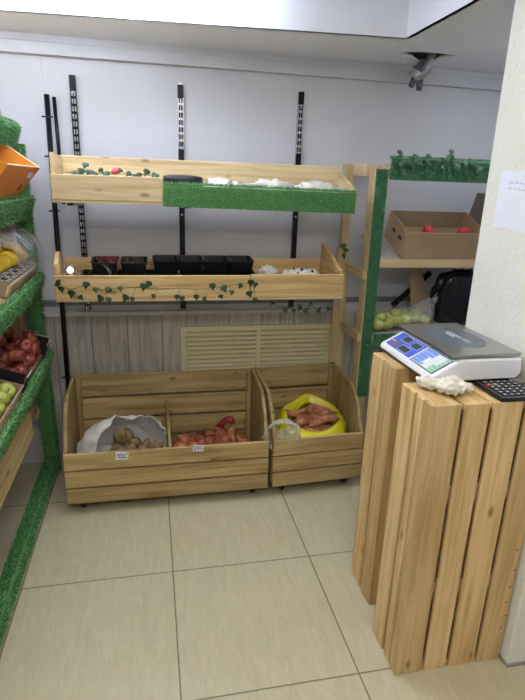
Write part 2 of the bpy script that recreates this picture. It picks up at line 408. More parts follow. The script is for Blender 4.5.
# dropped ceiling border with a raised tray in it and a ragged hole near the back wall
tray = [(-1.05, .73), (1.062, .535), (1.062, -3.3), (-1.05, -3.3)]
hole = [(1.155, .80), (1.185, .762), (1.24, .735), (1.31, .728), (1.40, .735), (1.43, .742), (1.395, .80), (1.385, .875), (1.33, .93), (1.29, .90), (1.26, .86), (1.20, .83)]
bm = bmesh.new()
def ring(pts, z):
    vs = [bm.verts.new((x, y, z)) for x, y in pts]
    return [bm.edges.new((vs[i], vs[(i+1) % len(vs)])) for i in range(len(vs))]
ed = ring([(XL, YF), (XR, YF), (XR, YB), (XL, YB)], ZC)+ring(tray, ZC)+ring(hole, ZC)
bmesh.ops.triangle_fill(bm, use_beauty=True, use_dissolve=False, edges=ed)
def inside(p, poly):
    c = False
    for i in range(len(poly)):
        (x1, y1), (x2, y2) = poly[i], poly[i-1]
        if (y1 > p.y) != (y2 > p.y) and p.x < (x2-x1)*(p.y-y1)/(y2-y1)+x1: c = not c
    return c
kill = [f for f in bm.faces if inside(f.calc_center_median(), tray) or inside(f.calc_center_median(), hole)]
bmesh.ops.delete(bm, geom=kill, context='FACES_ONLY')
me = bpy.data.meshes.new('ceiling'); bm.to_mesh(me); bm.free(); me.materials.append(M_CEIL); me.materials.append(M_VOID)
ceil = bpy.data.objects.new('ceiling', me); COL.objects.link(ceil); WORLD['ceiling'] = Matrix(); structure(ceil)
# board thickness around the hole
mb = MB()
k = len(hole)
mb.add([(x, y, ZC) for x, y in hole]+[(x, y, ZC+.012) for x, y in hole], [(i, (i+1) % k, k+(i+1) % k, k+i) for i in range(k)])
o = mb.build('trim_1', M_CEIL); structure(o)
# tray sides and tray ceiling
mb = MB()
for i in range(4):
    (x1, y1), (x2, y2) = tray[i], tray[(i+1) % 4]
    d = V((x2-x1, y2-y1, 0)).normalized(); nrm = V((-d.y, d.x, 0))*.02   # outward is to the left for clockwise order
    a, b = V((x1, y1, 0)), V((x2, y2, 0))
    mb.hexa([a+V((0, 0, ZC)), b+V((0, 0, ZC)), b+nrm+V((0, 0, ZC)), a+nrm+V((0, 0, ZC)), a+V((0, 0, ZT)), b+V((0, 0, ZT)), b+nrm+V((0, 0, ZT)), a+nrm+V((0, 0, ZT))])
structure(mb.build('trim_2', M_CEIL))
structure(MB().box(XL-.1, XR+.1, YF-.1, YB+.1, ZT, ZT+.1).build('trim_3', M_CEIL))
# cornice band along the back wall
mb = MB(); mb.box(XL, XR, YB-.022, YB, 2.128, ZC); mb.box(XL, XR, YB-.034, YB, 2.122, 2.132); mb.box(XL, XR, YB-.03, YB, 2.175, 2.182)
structure(mb.build('trim_4', M_WALL))
mb = MB(); mb.box(-.534, -.528, YB-.004, YB, .9, 2.122)
structure(mb.build('trim_5', M_WALL))
# panelling on the lower back wall with a capping strip
structure(MB().box(-.66, 1.9, 1.03, YB, .0, .87).build('trim_6', M_PANEL))
structure(MB().box(-.66, 1.9, 1.02, YB, .87, .89, 0).build('trim_7', M_TRIM))
structure(MB().box(-1.2, 1.9, 1.035, YB, .925, .955, 0).build('trim_8', plain('grey_trim', S(120, 120, 122), .6)))
structure(MB().box(XL, -.66, 1.03, YB, .0, .25).build('baseboard_back', M_TRIM))
# pillar
mb = MB(); mb.box(1.122, XR, -.665, -.118, 0, ZC)
structure(mb.build('wall_pillar', M_PILLAR, bevel=.006))
mb = MB(); mb.box(1.118, XR, -.671, -.118, 0, .012)
structure(mb.build('baseboard_pillar', plain('pillar_skirting', S(150, 146, 138), .6)))

# ================================================================== LAMPS
t = thing('ceiling_light', 'bright white strip light in the raised ceiling, cut by the top of the photo', 'ceiling light', (-.36, .5, ZT))
MB().box(-1.0, .31, .40, .46, 2.285, ZT).build('housing', M_WHITE, t, bevel=.004)
MB().box(-1.0, .29, .462, .49, 2.285, ZT-.02).build('back_diffuser', M_LAMP, t)
MB().box(-.99, .30, .36, .398, 2.285, ZT-.03).build('diffuser', M_LAMP, t, bevel=.004)
MB().box(.302, .325, .345, .47, 2.275, ZT-.01).build('end_cap', M_WHITE, t, bevel=.003)
t = thing('ceiling_light', 'slim lit batten along the raised ceiling edge at the top left', 'ceiling light', (-.5, .6, 2.22))
MB().box(-1.0, -.05, .535, .575, 2.222, ZT).build('housing', M_WHITE, t, bevel=.003)
MB().box(-.995, -.055, .532, .578, 2.188, 2.2215).build('diffuser', M_LAMP, t, bevel=.006)
def fill_panel(x, y, label, lit):  # added fill panel, out of view, lifts the overall brightness
    t = thing('ceiling_light', label, 'ceiling light', (x, y, ZT), 'added fill lamps out of view')
    mb = MB(); w = .62
    mb.box(x-w, x+w, y-.17, y-.15, ZT-.06, ZT); mb.box(x-w, x+w, y+.15, y+.17, ZT-.06, ZT); mb.box(x-w, x-w+.02, y-.15, y+.15, ZT-.06, ZT); mb.box(x+w-.02, x+w, y-.15, y+.15, ZT-.06, ZT)
    mb.build('frame', M_WHITE, t)
    MB().box(x-w+.02, x+w-.02, y-.15, y+.15, ZT-.055, ZT-.02).build('diffuser', lit, t)
fill_panel(.0, -.75, 'added fill lamp in the raised ceiling above the scale stand, out of view', M_FILL)
fill_panel(.0, -2.3, 'added fill lamp in the raised ceiling, unseen behind the camera', M_FILL_REAR)

t = thing('ceiling_light', 'added fill lamp on the low ceiling, unseen behind the white pillar', 'ceiling light', (1.82, .30, ZC))  # added unseen lamp to brighten the right rack and ceiling
MB().box(1.66, 1.98, .14, .46, ZC-.03, ZC).build('housing', M_WHITE, t, bevel=.003)
MB().box(1.65, 1.99, .13, .47, ZC-.055, ZC-.0305).build('diffuser', lamp_mat('fill_lamp_glow', (.86, .91, 1), 5), t, bevel=.004)

# ================================================================== TWO-BAY BIN CRATES
def caster(x, y, root):
    mb = MB(); mb.box(x-.022, x+.022, y-.02, y+.02, .052, .058); mb.box(x-.016, x-.012, y-.015, y+.015, .02, .054); mb.box(x+.012, x+.016, y-.015, y+.015, .02, .054)
    o = mb.build('caster', M_BLACKM, root)
    MB().tube([(x-.010, y, .022), (x+.010, y, .022)], .021, 14).build('wheel', M_BLACK, o)
def bin_crate(M, w, label, divider=None):
    root = thing('produce_bin', label, 'bin', M=M)
    d = .468; T = lambda mb: mb
    def P(mb, nm, mats):
        for i in range(len(mb.v)): mb.v[i] = M @ mb.v[i]
        return mb.build(nm, mats, root, bevel=.0025)
    mb = MB()
    for z0, z1 in ((.058, .138), (.147, .232), (.241, .326)): mb.box(0, w, 0, .018, z0, z1)
    P(mb, 'front_panel', W_AGED['x'])
    mb = MB()
    for z0, z1 in ((.07, .175), (.186, .295), (.306, .425), (.437, .562)): mb.box(.019, w-.019, d-.018, d, z0, z1)
    P(mb, 'back_panel', W_AGED['x'])
    prof = [(.0185, .06), (.0185, .33), (.07, .44), (.15, .525), (.21, .545), (.34, .560), (d, .565), (d, .06)]
    for x in (0, w-.018):
        mb = MB().prism(prof, 'x', x, x+.018); P(mb, 'side_panel', W_AGED['z'])
    mb = MB().box(.019, w-.019, .0185, d-.0185, .06, .076); P(mb, 'floor_board', W_AGED['x'])
    for x in (.019, w-.044):
        mb = MB(); mb.box(x, x+.025, d-.044, d-.019, .077, .555); P(mb, 'corner_batten', W_AGED['z'])
    if divider:
        mb = MB().prism([(.0185, .077), (.0185, .325), (d-.0185, .395), (d-.0185, .077)], 'x', divider, divider+.016); P(mb, 'divider', W_AGED['y'])
    for x in (.07, w-.07):
        for y in (.06, d-.06):
            mb = MB(); mb.box(x-.022, x+.022, y-.02, y+.02, .052, .0578); mb.box(x-.016, x-.012, y-.015, y+.015, .02, .054); mb.box(x+.012, x+.016, y-.015, y+.015, .02, .054)
            for i in range(len(mb.v)): mb.v[i] = M @ mb.v[i]
            c = mb.build('caster', M_BLACKM, root)
            mb = MB().tube([M @ V((x-.010, y, .022)), M @ V((x+.010, y, .022))], .0215, 14); mb.build('wheel', M_BLACK, c)
    return root
bin_crate(Matrix.Translation((-.487, .481, 0)), 1.0, 'wide two-compartment wooden bin holding the potato sack and the net of onions', .493)
bin_crate(Matrix.Translation((.538, .482, 0)) @ Matrix.Rotation(math.radians(3.2), 4, 'Z'), .505, 'single wooden bin holding the yellow bag of carrots, right of the wide bin')

# price tags on the wide bin
def price_tag(x, z, w, h, label, txt, rz, rows=False):
    t = thing('price_tag', label, 'price tag', (x, .478, z-h/2))
    Mt = Matrix.Translation((x, .4795, z)) @ Matrix.Rotation(rz, 4, 'Y')
    MB().box(-w/2, w/2, -.0008, .0008, -h/2, h/2, M=Mt).build('card', M_PAPER, t)
    mb = MB()
    Mx = Mt @ Matrix.Translation((0, -.0012, 0)) @ Matrix.Rotation(PI/2, 4, 'X')
    if rows:
        for j, (a, b, zz) in enumerate(((-.4, .12, .24), (.22, .42, .27), (-.4, .3, .02), (-.32, .36, -.2))):
            mb.box(a*w, b*w, -.0015, -.0009, (zz-.045)*h, (zz+.045)*h, M=Mt)
    else: text_mesh(mb, txt, Mx, h*.95)
    mb.build('print', M_INK, t)
price_tag(-.217, .305, .06, .042, 'white printed price card on the bin front below the potato sack', '', .08, True)
price_tag(.15, .318, .052, .032, 'small white price card reading 295 on the bin front below the onions', '295', .1)
t = thing('price_tag', 'small white sticker on the left outer edge of the wide bin', 'price tag', (-.489, .545, .45))
MB().box(-.4888, -.4875, .53, .56, .335, .365).build('card', M_PAPER, t)

# ------------------------------------------------------------------ potato sack
def nz(p, s, k=1.): return noise.noise(V(p)*s)*k
t = thing('potato_sack', 'open white woven sack of potatoes in the left compartment of the wide bin', 'sack', (-.2, .68, .078))
def sack(u, v):
    a = u*2*PI
    m = V((-.160, .575, .305)); e = V((-.235, .80, .200))
    c = m.lerp(e, v)
    rx = .168+.075*math.sin(PI*min(1, v*1.2))*.7-.0*v
    rz = .143*(1-.25*v)
    if v > .85: k = 1-((v-.85)/.15)**2*.98; rx *= k; rz *= k
    ca, sa = math.cos(a), math.sin(a)
    # the mouth leans back: top further from the viewer; the left flank slumps outwards
    p = c+V((rx*ca, .075*sa*(1-v)+0*ca, rz*sa))
    if ca < 0: p.x += -.055*(-ca)*(.35+v*.9)*(1-.5*max(0, sa))*(1 if v < .85 else .5)
    n = nz((p.x*9, p.y*9, p.z*9), 1, .028)+nz((p.x*24, p.y*24, p.z*24), 1, .013)+nz((p.x*60, p.y*60, p.z*60), 1, .005)
    n *= 1+1.3*(1-v)**4
    p += V((ca, -.3, sa))*n
    p.z = max(p.z, .085+.004*abs(nz(p, 30)))
    p.y = min(max(p.y, .512), .925); p.x = min(max(p.x, -.455), -.004)
    return p
MB().grid(sack, 56, 20, 0, True).build('sack_cloth', M_SACK, t, solid=.002)
mb = MB(); rnd = random.Random(3)
for i in range(80):
    u = rnd.random(); p = sack(u, 0); q = p+V((rnd.uniform(-.015, .015), rnd.uniform(-.025, 0), rnd.uniform(-.012, .03)))
    mb.tube([p, (p+q)/2+V((0, 0, .003)), q], .0008, 4)
mb.build('frayed_thread', M_SACK, t)['kind'] = 'stuff'
# produce prototypes ------------------------------------------------
def lump(name, mat, r, amp, seed, label, cat, group, M):
    o = MB().blob((0, 0, 0), r, amp, 16, 16, 10, seed=seed).build(name, mat)
    o.matrix_world = M; WORLD[o.name] = M.copy()
    return tag(o, label, cat, group)
rnd = random.Random(11)
POT = [(-.245, .60, .275), (-.185, .575, .282), (-.12, .56, .285), (-.065, .575, .28), (-.215, .555, .262), (-.15, .555, .268), (-.275, .565, .268), (-.235, .66, .318), (-.10, .62, .278), (-.16, .64, .285), (-.045, .62, .275), (-.20, .70, .305)]
G = 'potatoes in the white sack'
PL = 'brown potato lying in the open white sack'
p0 = None
for i, c in enumerate(POT):
    s = .9+.35*rnd.random()
    if i == 7: s = 1.35
    M = rotM(c, rnd.random()*3, rnd.random()*3, rnd.random()*6, s)
    if p0 is None: p0 = lump('potato', M_POTATO, (.036, .027, .025), .25, 2, PL, 'potato', G, M)
    else: dup(p0, M)

# ------------------------------------------------------------------ onions in a red net
t = thing('onion_net', 'red mesh net lying over the onions in the right compartment of the wide bin', 'net', (.22, .65, .078))
ON = [(.07, .56, .292), (.125, .56, .288), (.17, .555, .30), (.22, .565, .315), (.255, .57, .29), (.30, .56, .31), (.335, .60, .30), (.38, .62, .29), (.09, .62, .295), (.16, .62, .30), (.22, .63, .315), (.28, .63, .318), (.345, .66, .305), (.405, .58, .275), (.05, .60, .275)]
def net(u, v):
    x = .035+u*.395; y = .515+v*.24
    h = .30+.035*math.sin(u*PI)+.04*math.exp(-((u-.70)/.14)**2-((v-.75)/.3)**2)
    h -= .10*max(0, v-.55)/.45
    h += nz((x*20, y*20, 1), 1, .014)
    h -= .05*max(0, .12-v)/.12
    return V((x, y, h+.012))
MB().grid(net, 34, 14).build('mesh_net', M_NET, t)
mb = MB(); mb.tube([(.285, .69, .318), (.30, .70, .345), (.322, .695, .362), (.345, .685, .366), (.358, .67, .352)], [.028, .016, .02, .022, .01], 10); mb.build('tied_end', M_NETT, t)
mb = MB(); mb.blob((.23, .70, .178), (.185, .11, .10), .3, 24, 20, 10, seed=5); mb.build('lower_onions', M_ONION, t)['kind'] = 'stuff'
o0 = None
for i, c in enumerate(ON):
    s = .85+.3*rnd.random()
    M = rotM((c[0], c[1], c[2]-.006), rnd.uniform(-1, 1), rnd.uniform(-1, 1), rnd.random()*6, s)
    if o0 is None:
        o0 = tag(MB().grid(lambda u, v: (lambda ph, r: (r*math.cos(u*2*PI), r*math.sin(u*2*PI), .03*math.sin(ph)+(.012*max(0, v-.86)/.14)))((v-.5)*PI*.999, .031*math.cos((v-.5)*PI*.999)), 14, 12, 0, True).build('onion', M_ONION), 'small brown-skinned onion seen through the red net', 'onion', 'onions in the red net')
        o0.matrix_world = M
    else: dup(o0, M)
# ------------------------------------------------------------------ yellow bag with carrots
t = thing('yellow_bag', 'open bright yellow plastic bag in the single bin', 'bag', (.81, .71, .078))
PR = [(.0, .085, .13), (.08, .09, .175), (.2, .14, .205), (.34, .20, .215), (.48, .26, .213), (.6, .31, .200), (.7, .345, .180), (.76, .352, .165), (.82, .345, .150), (.9, .315, .14), (1., .27, .125)]
def ybag(u, v):
    a = u*2*PI
    for i in range(len(PR)-1):
        if PR[i][0] <= v <= PR[i+1][0]:
            k = (v-PR[i][0])/(PR[i+1][0]-PR[i][0]); z = PR[i][1]*(1-k)+PR[i+1][1]*k; r = PR[i][2]*(1-k)+PR[i+1][2]*k
    ca, sa = math.cos(a), math.sin(a)
    n = nz((ca*1.6, sa*1.6, z*9), 1, .10)+nz((ca*5, sa*5, z*14), 1, .05)
    r *= 1+n
    p = V((.805+r*ca*.98, .700+r*sa*.80, z))
    if v > .55: p.z += (v-.55)*(.10*sa-.03*math.sin(3*a+1)+.02*math.sin(5*a))+.045*max(0, sa)*min(1, (v-.55)*4); p.y += .02*max(0, sa)
    p.y = min(max(p.y, .522), .90); p.x = min(max(p.x, .595), .995)
    return p
MB().grid(ybag, 64, 34, 0, True).build('plastic_film', M_YBAG, t, solid=.0012)
c0 = None
CR = [(.76, .66, .338, .3, .0), (.80, .69, .345, .15, .1), (.86, .68, .340, -.2, 2.9), (.73, .70, .345, .9, .2), (.82, .72, .358, .1, 3.3), (.88, .73, .350, -.4, .2), (.77, .74, .366, .5, 3.0), (.84, .655, .332, .05, .05), (.72, .73, .352, -.6, .2), (.81, .76, .372, 1.0, .1), (.87, .76, .366, -.8, .1), (.90, .69, .336, .7, 3.)]
for i, (x, y, z, rz, ry) in enumerate(CR):
    M = rotM((x, y, z), rnd.uniform(-.2, .2), rnd.uniform(-.15, .15), rz+ry, .9+.3*rnd.random())
    if c0 is None:
        t2 = thing('carrot', 'unwashed orange-brown carrot lying in the open yellow bag', 'carrot', group='carrots in the yellow bag')
        pr = [(-.072, .004), (-.068, .014), (-.05, .019), (-.02, .0175), (.02, .014), (.05, .009), (.075, .003)]
        MB().tube([(a, .004*math.sin(a*30), .003*math.cos(a*20)) for a, r in pr], [r for a, r in pr], 10).build('root', M_CARROT, t2)
        MB().tube([(-.071, 0, .002), (-.08, .002, .004)], [.006, .004], 6).build('crown', M_STEM, t2)
        c0 = t2; c0.matrix_world = M
    else: dup(c0, M)
mb = MB(); mb.blob((.81, .71, .25), (.15, .105, .085), .2, 20, 20, 10, seed=2)
mb.build('lower_carrots', M_CARROT, t)['kind'] = 'stuff'
# clear bag draped over the front corner
t = thing('clear_plastic_bag', 'empty clear plastic bag draped over the joint between the two produce bins', 'bag', (.57, .52, .33))
def cbag(u, v):
    a = u*2*PI; ca, sa = math.cos(a), math.sin(a)
    r = .085+.014*math.sin(v*PI)-.066*v
    c = V((.572, .478, .362)).lerp(V((.60, .575, .37)), v)
    p = c+V((r*ca*1.0+.02*sa, -.045*sa*(1-v)-.02*ca*(1-v), r*sa*1.05-.012*ca))
    n = nz((ca*2.2+v*3, sa*2.2, v*4), 1, .020)+nz((ca*6, sa*6, v*9), 1, .008)
    return p+V((ca*n, -abs(n)*.4, sa*n))
MB().grid(cbag, 44, 14, 0, True).build('film', M_FILM2, t)
def cb2(u, v):
    return cbag(u, 0)+V((0, -.003, 0))+(cbag(u, 0)-V((.572, .478, .362)))*(.05-.09*v)+V((0, -.006*math.sin(v*PI), 0))
MB().grid(cb2, 44, 2, 0, True).build('rim', M_FILM2, t)

# ================================================================== WALL UPRIGHTS AND POLES
def upright(x, z0, z1, label, M=None, lamp_sheen=False):
    Mu = M or Matrix.Translation((x, 1.03, z0))
    h = z1-z0
    t = thing('shelf_upright', label, 'shelf upright', M=Mu, group='slotted uprights on the back wall')
    mb = MB(); w = .0145
    mb.box(-w, -w+.003, 0, .018, 0, h); mb.box(w-.003, w, 0, .018, 0, h); mb.box(-w+.003, -.010, -.001, .002, 0, h); mb.box(.010, w-.003, -.001, .002, 0, h); mb.box(-.0018, .0018, -.001, .002, 0, h)
    z = .0
    while z < h-.012:
        for s in (-1, 1): mb.box(min(s*.0018, s*.010), max(s*.0018, s*.010), -.001, .002, z+.023, min(z+.034, h))
        z += .034
    for i in range(len(mb.v)): mb.v[i] = Mu @ mb.v[i]
    mb.build('rail', M_CHROME if lamp_sheen else M_BLACKM, t)  # bright rail stands for the lamp's reflection on black metal
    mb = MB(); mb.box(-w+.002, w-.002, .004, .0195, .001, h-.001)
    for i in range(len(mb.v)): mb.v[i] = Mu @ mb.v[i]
    mb.build('channel', M_BLACKM if lamp_sheen else M_CHROME, t)
    if lamp_sheen:
        mb = MB(); mb.box(-w, w, -.003, -.0011, 0, h-.30)  # plain black below, where the painted reflection ends
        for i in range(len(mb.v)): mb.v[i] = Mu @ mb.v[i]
        mb.build('unlit_rail_face', M_BLACKM, t)
    mb = MB(); mb.box(-w, w, -.003, -.0011, h-.06, h)
    for i in range(len(mb.v)): mb.v[i] = Mu @ mb.v[i]
    mb.build('top_cover', M_BLACKM, t)
    for z in (h-.075, h*.45):
        mb = MB().tube([(0, -.0050, z), (0, -.0012, z)], .005, 10)
        for i in range(len(mb.v)): mb.v[i] = Mu @ mb.v[i]
        mb.build('screw', M_CHROME, t)
upright(-.392, .9, 2.045, 'black slotted wall upright nearest the left poles, behind the shelf trays')
upright(.118, .9, 2.036, 'slotted metal wall upright in the middle, behind the black tubs', lamp_sheen=True)
upright(.741, .9, 2.043, 'slotted metal wall upright on the right, with a black top piece', lamp_sheen=True)
a, b = V((1.39, 1.02, .94)), V((1.56, 1.02, 1.10))
upright(0, 0, .30, 'loose slotted upright leaning diagonally behind the right rack', Matrix.Translation((1.37, 1.005, .905)) @ Matrix.Rotation(math.radians(48), 4, 'Y'))
def pole(p0, p1, r, label, clips):
    t = thing('metal_pole', label, 'pole', p0)
    p0, p1 = V(p0), V(p1)
    MB().tube([p0, p0.lerp(p1, .5), p1], r, 10).build('tube', M_BLACKM, t)
    for k in clips: q = p0.lerp(p1, k); MB().tube([q+V((-.028, -.01, .0)), q+V((.022, -.008, .002))], .004, 6).build('clip', M_BLACK, t)
pole((-.520, .966, .0), (-.503, .966, 1.945), .0125, 'black metal pole on the wall, left of the two and reaching higher', (.28, .6, .73, .86, .95))
pole((-.474, 1.037, 1.45), (-.482, 1.037, 1.945), .009, 'thin black pole right beside the taller pole, running behind the trays', ())

# ================================================================== CENTRAL SHELF TRAYS
def shelf_tray(label, yf, zf, yb, zb, xl, xr, hf, hb, split, turf_part):
    """slatted tray tipped to the front: bottom boards, a front board, a taller back board and two ends"""
    t = thing('shelf_tray', label, 'shelf', ((xl+xr)/2, (yf+yb)/2, zf))
    ft = .018
    MB().box(xl, xr, yf, yf+ft, zf, zf+.012).build('front_lip', W_PALE['x'], t, bevel=.002)
    if turf_part:
        MB().box(xl, split, yf-.002, yf+ft-.002, zf+.0125, zf+hf).build('front_board', W_PALE['x'], t, bevel=.003)
        MB().box(split+.003, xr, yf+.002, yf+ft, zf+.0125, zf+hf-.042).build('front_board', W_PALE['x'], t, bevel=.003)
    else:
        MB().box(xl, split, yf-.002, yf+ft-.002, zf+.0125, zf+hf).build('front_board', W_NEW['x'], t, bevel=.003)
        MB().box(split+.003, xr, yf-.002, yf+ft-.002, zf+.0125, zf+hf+.004).build('front_board', W_NEW['x'], t, bevel=.003)
    mb = MB(); n = 3; dy = (yb-yf-.06)/n
    for i in range(n):
        y0 = yf+.022+i*(dy+.008); y1 = y0+dy
        f = lambda y: zf+.014+(zb-zf)*(y-yf)/(yb-yf)
        mb.hexa([V((xl, y0, f(y0))), V((xr, y0, f(y0))), V((xr, y1, f(y1))), V((xl, y1, f(y1))), V((xl, y0, f(y0)+.014)), V((xr, y0, f(y0)+.014)), V((xr, y1, f(y1)+.014)), V((xl, y1, f(y1)+.014))])
    mb.build('bottom_boards', W_PALE['x'], t)
    mb = MB(); mb.box(xl, xr, yb-.018, yb, zb+.03, zb+.03+hb*.22); mb.box(xl, xr, yb-.018, yb, zb+.042+hb*.22, zb+.03+hb)
    mb.build('back_board', W_PALE['x'] if turf_part else W_NEW['x'], t, bevel=.003)
    return t
tt = shelf_tray('upper wall tray with plain board at left and green turf along its front', .60, 1.475, .87, 1.515, -.458, .925, .118, .133, .005, True)
MB().prism([(.619, 1.50), (.619, 1.570), (.66, 1.585), (.851, 1.655), (.851, 1.52)], 'x', .9065, .9245).build('end_board', W_PALE['y'], tt, bevel=.002)
MB().prism([(.619, 1.50), (.619, 1.680), (.851, 1.668), (.851, 1.52)], 'x', -.4575, -.4395).build('end_board', W_PALE['y'], tt, bevel=.002)
turf(tt, [((.01, .5985, 1.470), (.905, 0, -.012), (0, 0, .094), (0, -1, 0)), ((.01, .592, 1.566), (.905, 0, -.012), (0, .026, 0), (0, 0, 1))], M_TURF, seed=4)
t2 = shelf_tray('lower wall tray with the black tubs and an ivy garland along its front', .55, 1.050, .90, 1.072, -.470, .872, .118, .100, .405, False)
# right board sits a little higher, ends rise to the back
MB().prism([(.569, 1.075), (.569, 1.215), (.64, 1.262), (.70, 1.255), (.72, 1.09)], 'x', -.4695, -.4515).build('end_board', W_NEW['y'], t2, bevel=.002)
MB().prism([(.569, 1.075), (.569, 1.19), (.63, 1.20), (.70, 1.235), (.86, 1.29), (.88, 1.285), (.88, 1.10)], 'x', .8535, .8715).build('end_board', W_NEW['y'], t2, bevel=.002)
for x, z in ((-.392, 1.05), (.118, 1.05), (.741, 1.05)):
    MB().prism([(1.022, z-.03), (1.022, z+.03), (.62, z+.001), (.62, z-.012)], 'x', x-.012, x+.012).build('bracket', M_BLACKM, t2)
for x in (-.392, .118, .741):
    MB().prism([(1.022, 1.45), (1.022, 1.505), (.65, 1.474), (.65, 1.462)], 'x', x-.012, x+.012).build('bracket', M_BLACKM, tt)

# contents of the lower tray
def tray_z(y): return 1.050+.029+(.022)*(y-.55)/.35
SL = math.atan2(.022, .35)
def black_tub(M, label, group):
    t = thing('plastic_tub', label, 'tub', M=M, group=group)
    mb = MB(); w, d, h = .062, .078, .062
    def rc(w, d, r, z):
        pts = []
        for cx, cy, a0 in ((w-r, d-r, 0), (-w+r, d-r, 90), (-w+r, -d+r, 180), (w-r, -d+r, 270)):
            for k in range(4): a = math.radians(a0+30*k); pts.append((cx+r*math.cos(a), cy+r*math.sin(a), z))
        return pts
    rings = [rc(w*.82, d*.84, .012, .0), rc(w*.95, d*.96, .014, h*.93), rc(w*1.03, d*1.02, .016, h*.95), rc(w*1.03, d*1.02, .016, h), rc(w*.93, d*.94, .013, h), rc(w*.80, d*.82, .011, .004)]
    n = 16; vs = [M @ V(p) for r in rings for p in r]
    fs = [(j*n+i, j*n+(i+1) % n, (j+1)*n+(i+1) % n, (j+1)*n+i) for j in range(5) for i in range(n)]
    fs += [tuple(range(n))[::-1], tuple(range(5*n, 6*n))]
    mb.add(vs, fs); mb.build('tub_body', M_BLACK, t)
    return t
def flat_tray(x0, x1, y0, y1, label):
    zc = tray_z(y0); M = Matrix.Translation((x0, y0, zc+.002)) @ Matrix.Rotation(SL, 4, 'X')
    t = thing('plastic_tray', label, 'tray', M=M)
    w, d = x1-x0, y1-y0
    mb = MB(); mb.box(0, w, 0, d, 0, .004, M=M)
    MM = mb.build('tray_base', M_BLACK, t)
    mb = MB(); mb.box(0, w, 0, .006, .0045, .062, M=M); mb.box(0, w, d-.006, d, .0045, .062, M=M); mb.box(0, .006, .0065, d-.0065, .0045, .062, M=M); mb.box(w-.006, w, .0065, d-.0065, .0045, .062, M=M)
    mb.box(-.005, w+.005, -.006, -.0002, .056, .064, M=M)
    mb.build('tray_wall', M_BLACK, t, bevel=.002)
flat_tray(-.375, .075, .61, .80, 'large shallow black tray at the left in the lower wall tray')
tb = None
TUBX = [-.262, -.130, .020, .145, .270, .395]
labs = ['black plastic tub with dried red produce, leftmost tub in the lower wall tray', 'black plastic tub of dark mixed produce, second tub from the left', 'empty black tub in the middle of the row, above the seam of the garland', 'empty black tub fourth from the left in the row of tubs', 'empty black tub second from the right in the row of tubs', 'empty black tub at the right end of the row of tubs']
for i, x in enumerate(TUBX):
    y = .80
    M = Matrix.Translation((x, y, tray_z(y)+.003+(.045 if i < 2 else .012))) @ Matrix.Rotation(SL+(.0 if i < 2 else .42), 4, 'X')
    if i >= 2: M = Matrix.Translation((x, y-.06, tray_z(y-.06)+.058)) @ Matrix.Rotation(SL, 4, 'X') @ Matrix.Translation((0, .06, 0))
    if i < 2: M = Matrix.Translation((x, .72, tray_z(.72)+.066)) @ Matrix.Rotation(SL, 4, 'X')
    if tb is None: tb = black_tub(M, labs[0], 'black tubs in the lower wall tray'); first = tb
    else: dup(first, M, labs[i])
    if i < 2:
        o = MB()
        rr = random.Random(i)
        for k in range(34): o.blob((rr.uniform(-.05, .05), rr.uniform(-.065, .065), .042+.014*rr.random()), .011, .2, 10, 8, 5, seed=k)
        for q in range(len(o.v)): o.v[q] = M @ o.v[q]
        o = o.build('dried_berries' if i == 0 else 'mixed_nuts', plain('dried_red_berries', S(110, 34, 34), .6, var=.3, scale=50) if i == 0 else plain('dark_mixed_nuts', S(62, 46, 44), .6, var=.4, scale=50))
        tag(o, 'heap of dried red berries in the leftmost black tub' if i == 0 else 'heap of dark dried produce in the second black tub', 'produce', kind='stuff')
# a stack base under the empty tubs: second shallow tray
flat_tray(.085, .46, .64, .80, 'shallow black tray under the empty tubs in the lower wall tray')
# clear bag corner on the left tray, round white cup light
t = thing('clear_plastic_bag', 'small crumpled clear bag on the left end of the black tray', 'bag', (-.30, .65, 1.16))
def sb(u, v):
    p = V((-.335+.10*u+.02*v, .61+.13*v, 1.150+.055*math.sin(PI*u)**.7*(1-.4*v)+.01))
    return p+V((nz(p*40, 1, .01), nz(p*30, 1, .01), nz(p*26, 1, .016)))
MB().grid(sb, 16, 10).build('film', M_FILM, t)
t = thing('round_lamp', 'small round lit lamp at the left end of the lower wall tray', 'lamp', (-.41, .63, 1.12))
MB().tube([(-.41, .655, 1.185), (-.41, .628, 1.180)], .0155, 18).build('lamp_body', M_WHITE, t)
MB().tube([(-.41, .6275, 1.1799), (-.41, .6245, 1.1793)], .0125, 18).build('lens', M_LED, t)
MB().tube([(-.41, .645, 1.168), (-.41, .645, tray_z(.645)+.001)], .008, 10).build('foot', M_WHITE, t)
# crumpled papers in right half
def crumple(name, c, r, mat, label, cat, seed, amp=.6):
    o = MB().blob(c, r, amp, 30, 22, 14, seed=seed).build(name, mat)
    recentre(o, (c[0], c[1], c[2]-r[2])); return tag(o, label, cat)
crumple('plastic_bag', (.53, .72, 1.152), (.045, .05, .034), M_CRUMP, 'crumpled white plastic beside the tubs in the lower wall tray', 'bag', 4)
t = thing('produce_packet', 'white packet with dark and pink print lying at the right of the lower wall tray', 'packet', (.66, .70, 1.10))
def pk(u, v):
    a = u*2*PI; k = math.sin(PI*min(max(v, .02), .98))**.45
    p = V((.60+.19*v, .70+.05*math.cos(a)*k, 1.148+.03*math.sin(a)*k))
    return p+V((0, nz(p*40, 1, .008), nz(p*35, 1, .012)))
MB().grid(pk, 18, 18, 0, True).build('wrapper', M_CRUMP, t)
mb = MB()
for v, u in ((.25, .22), (.45, .30), (.6, .2), (.75, .3)):
    mb.grid(lambda a, b: pk(u+.08*a, v+.06*b)+V((0, -.001, .0015)), 4, 4)
mb.build('print', M_INK, t)
mb = MB()
for v, u in ((.34, .34), (.68, .36)):
    mb.grid(lambda a, b: pk(u+.07*a, v+.05*b)+V((0, -.0012, .0014)), 4, 4)
mb.build('pink_print', M_PINK, t)
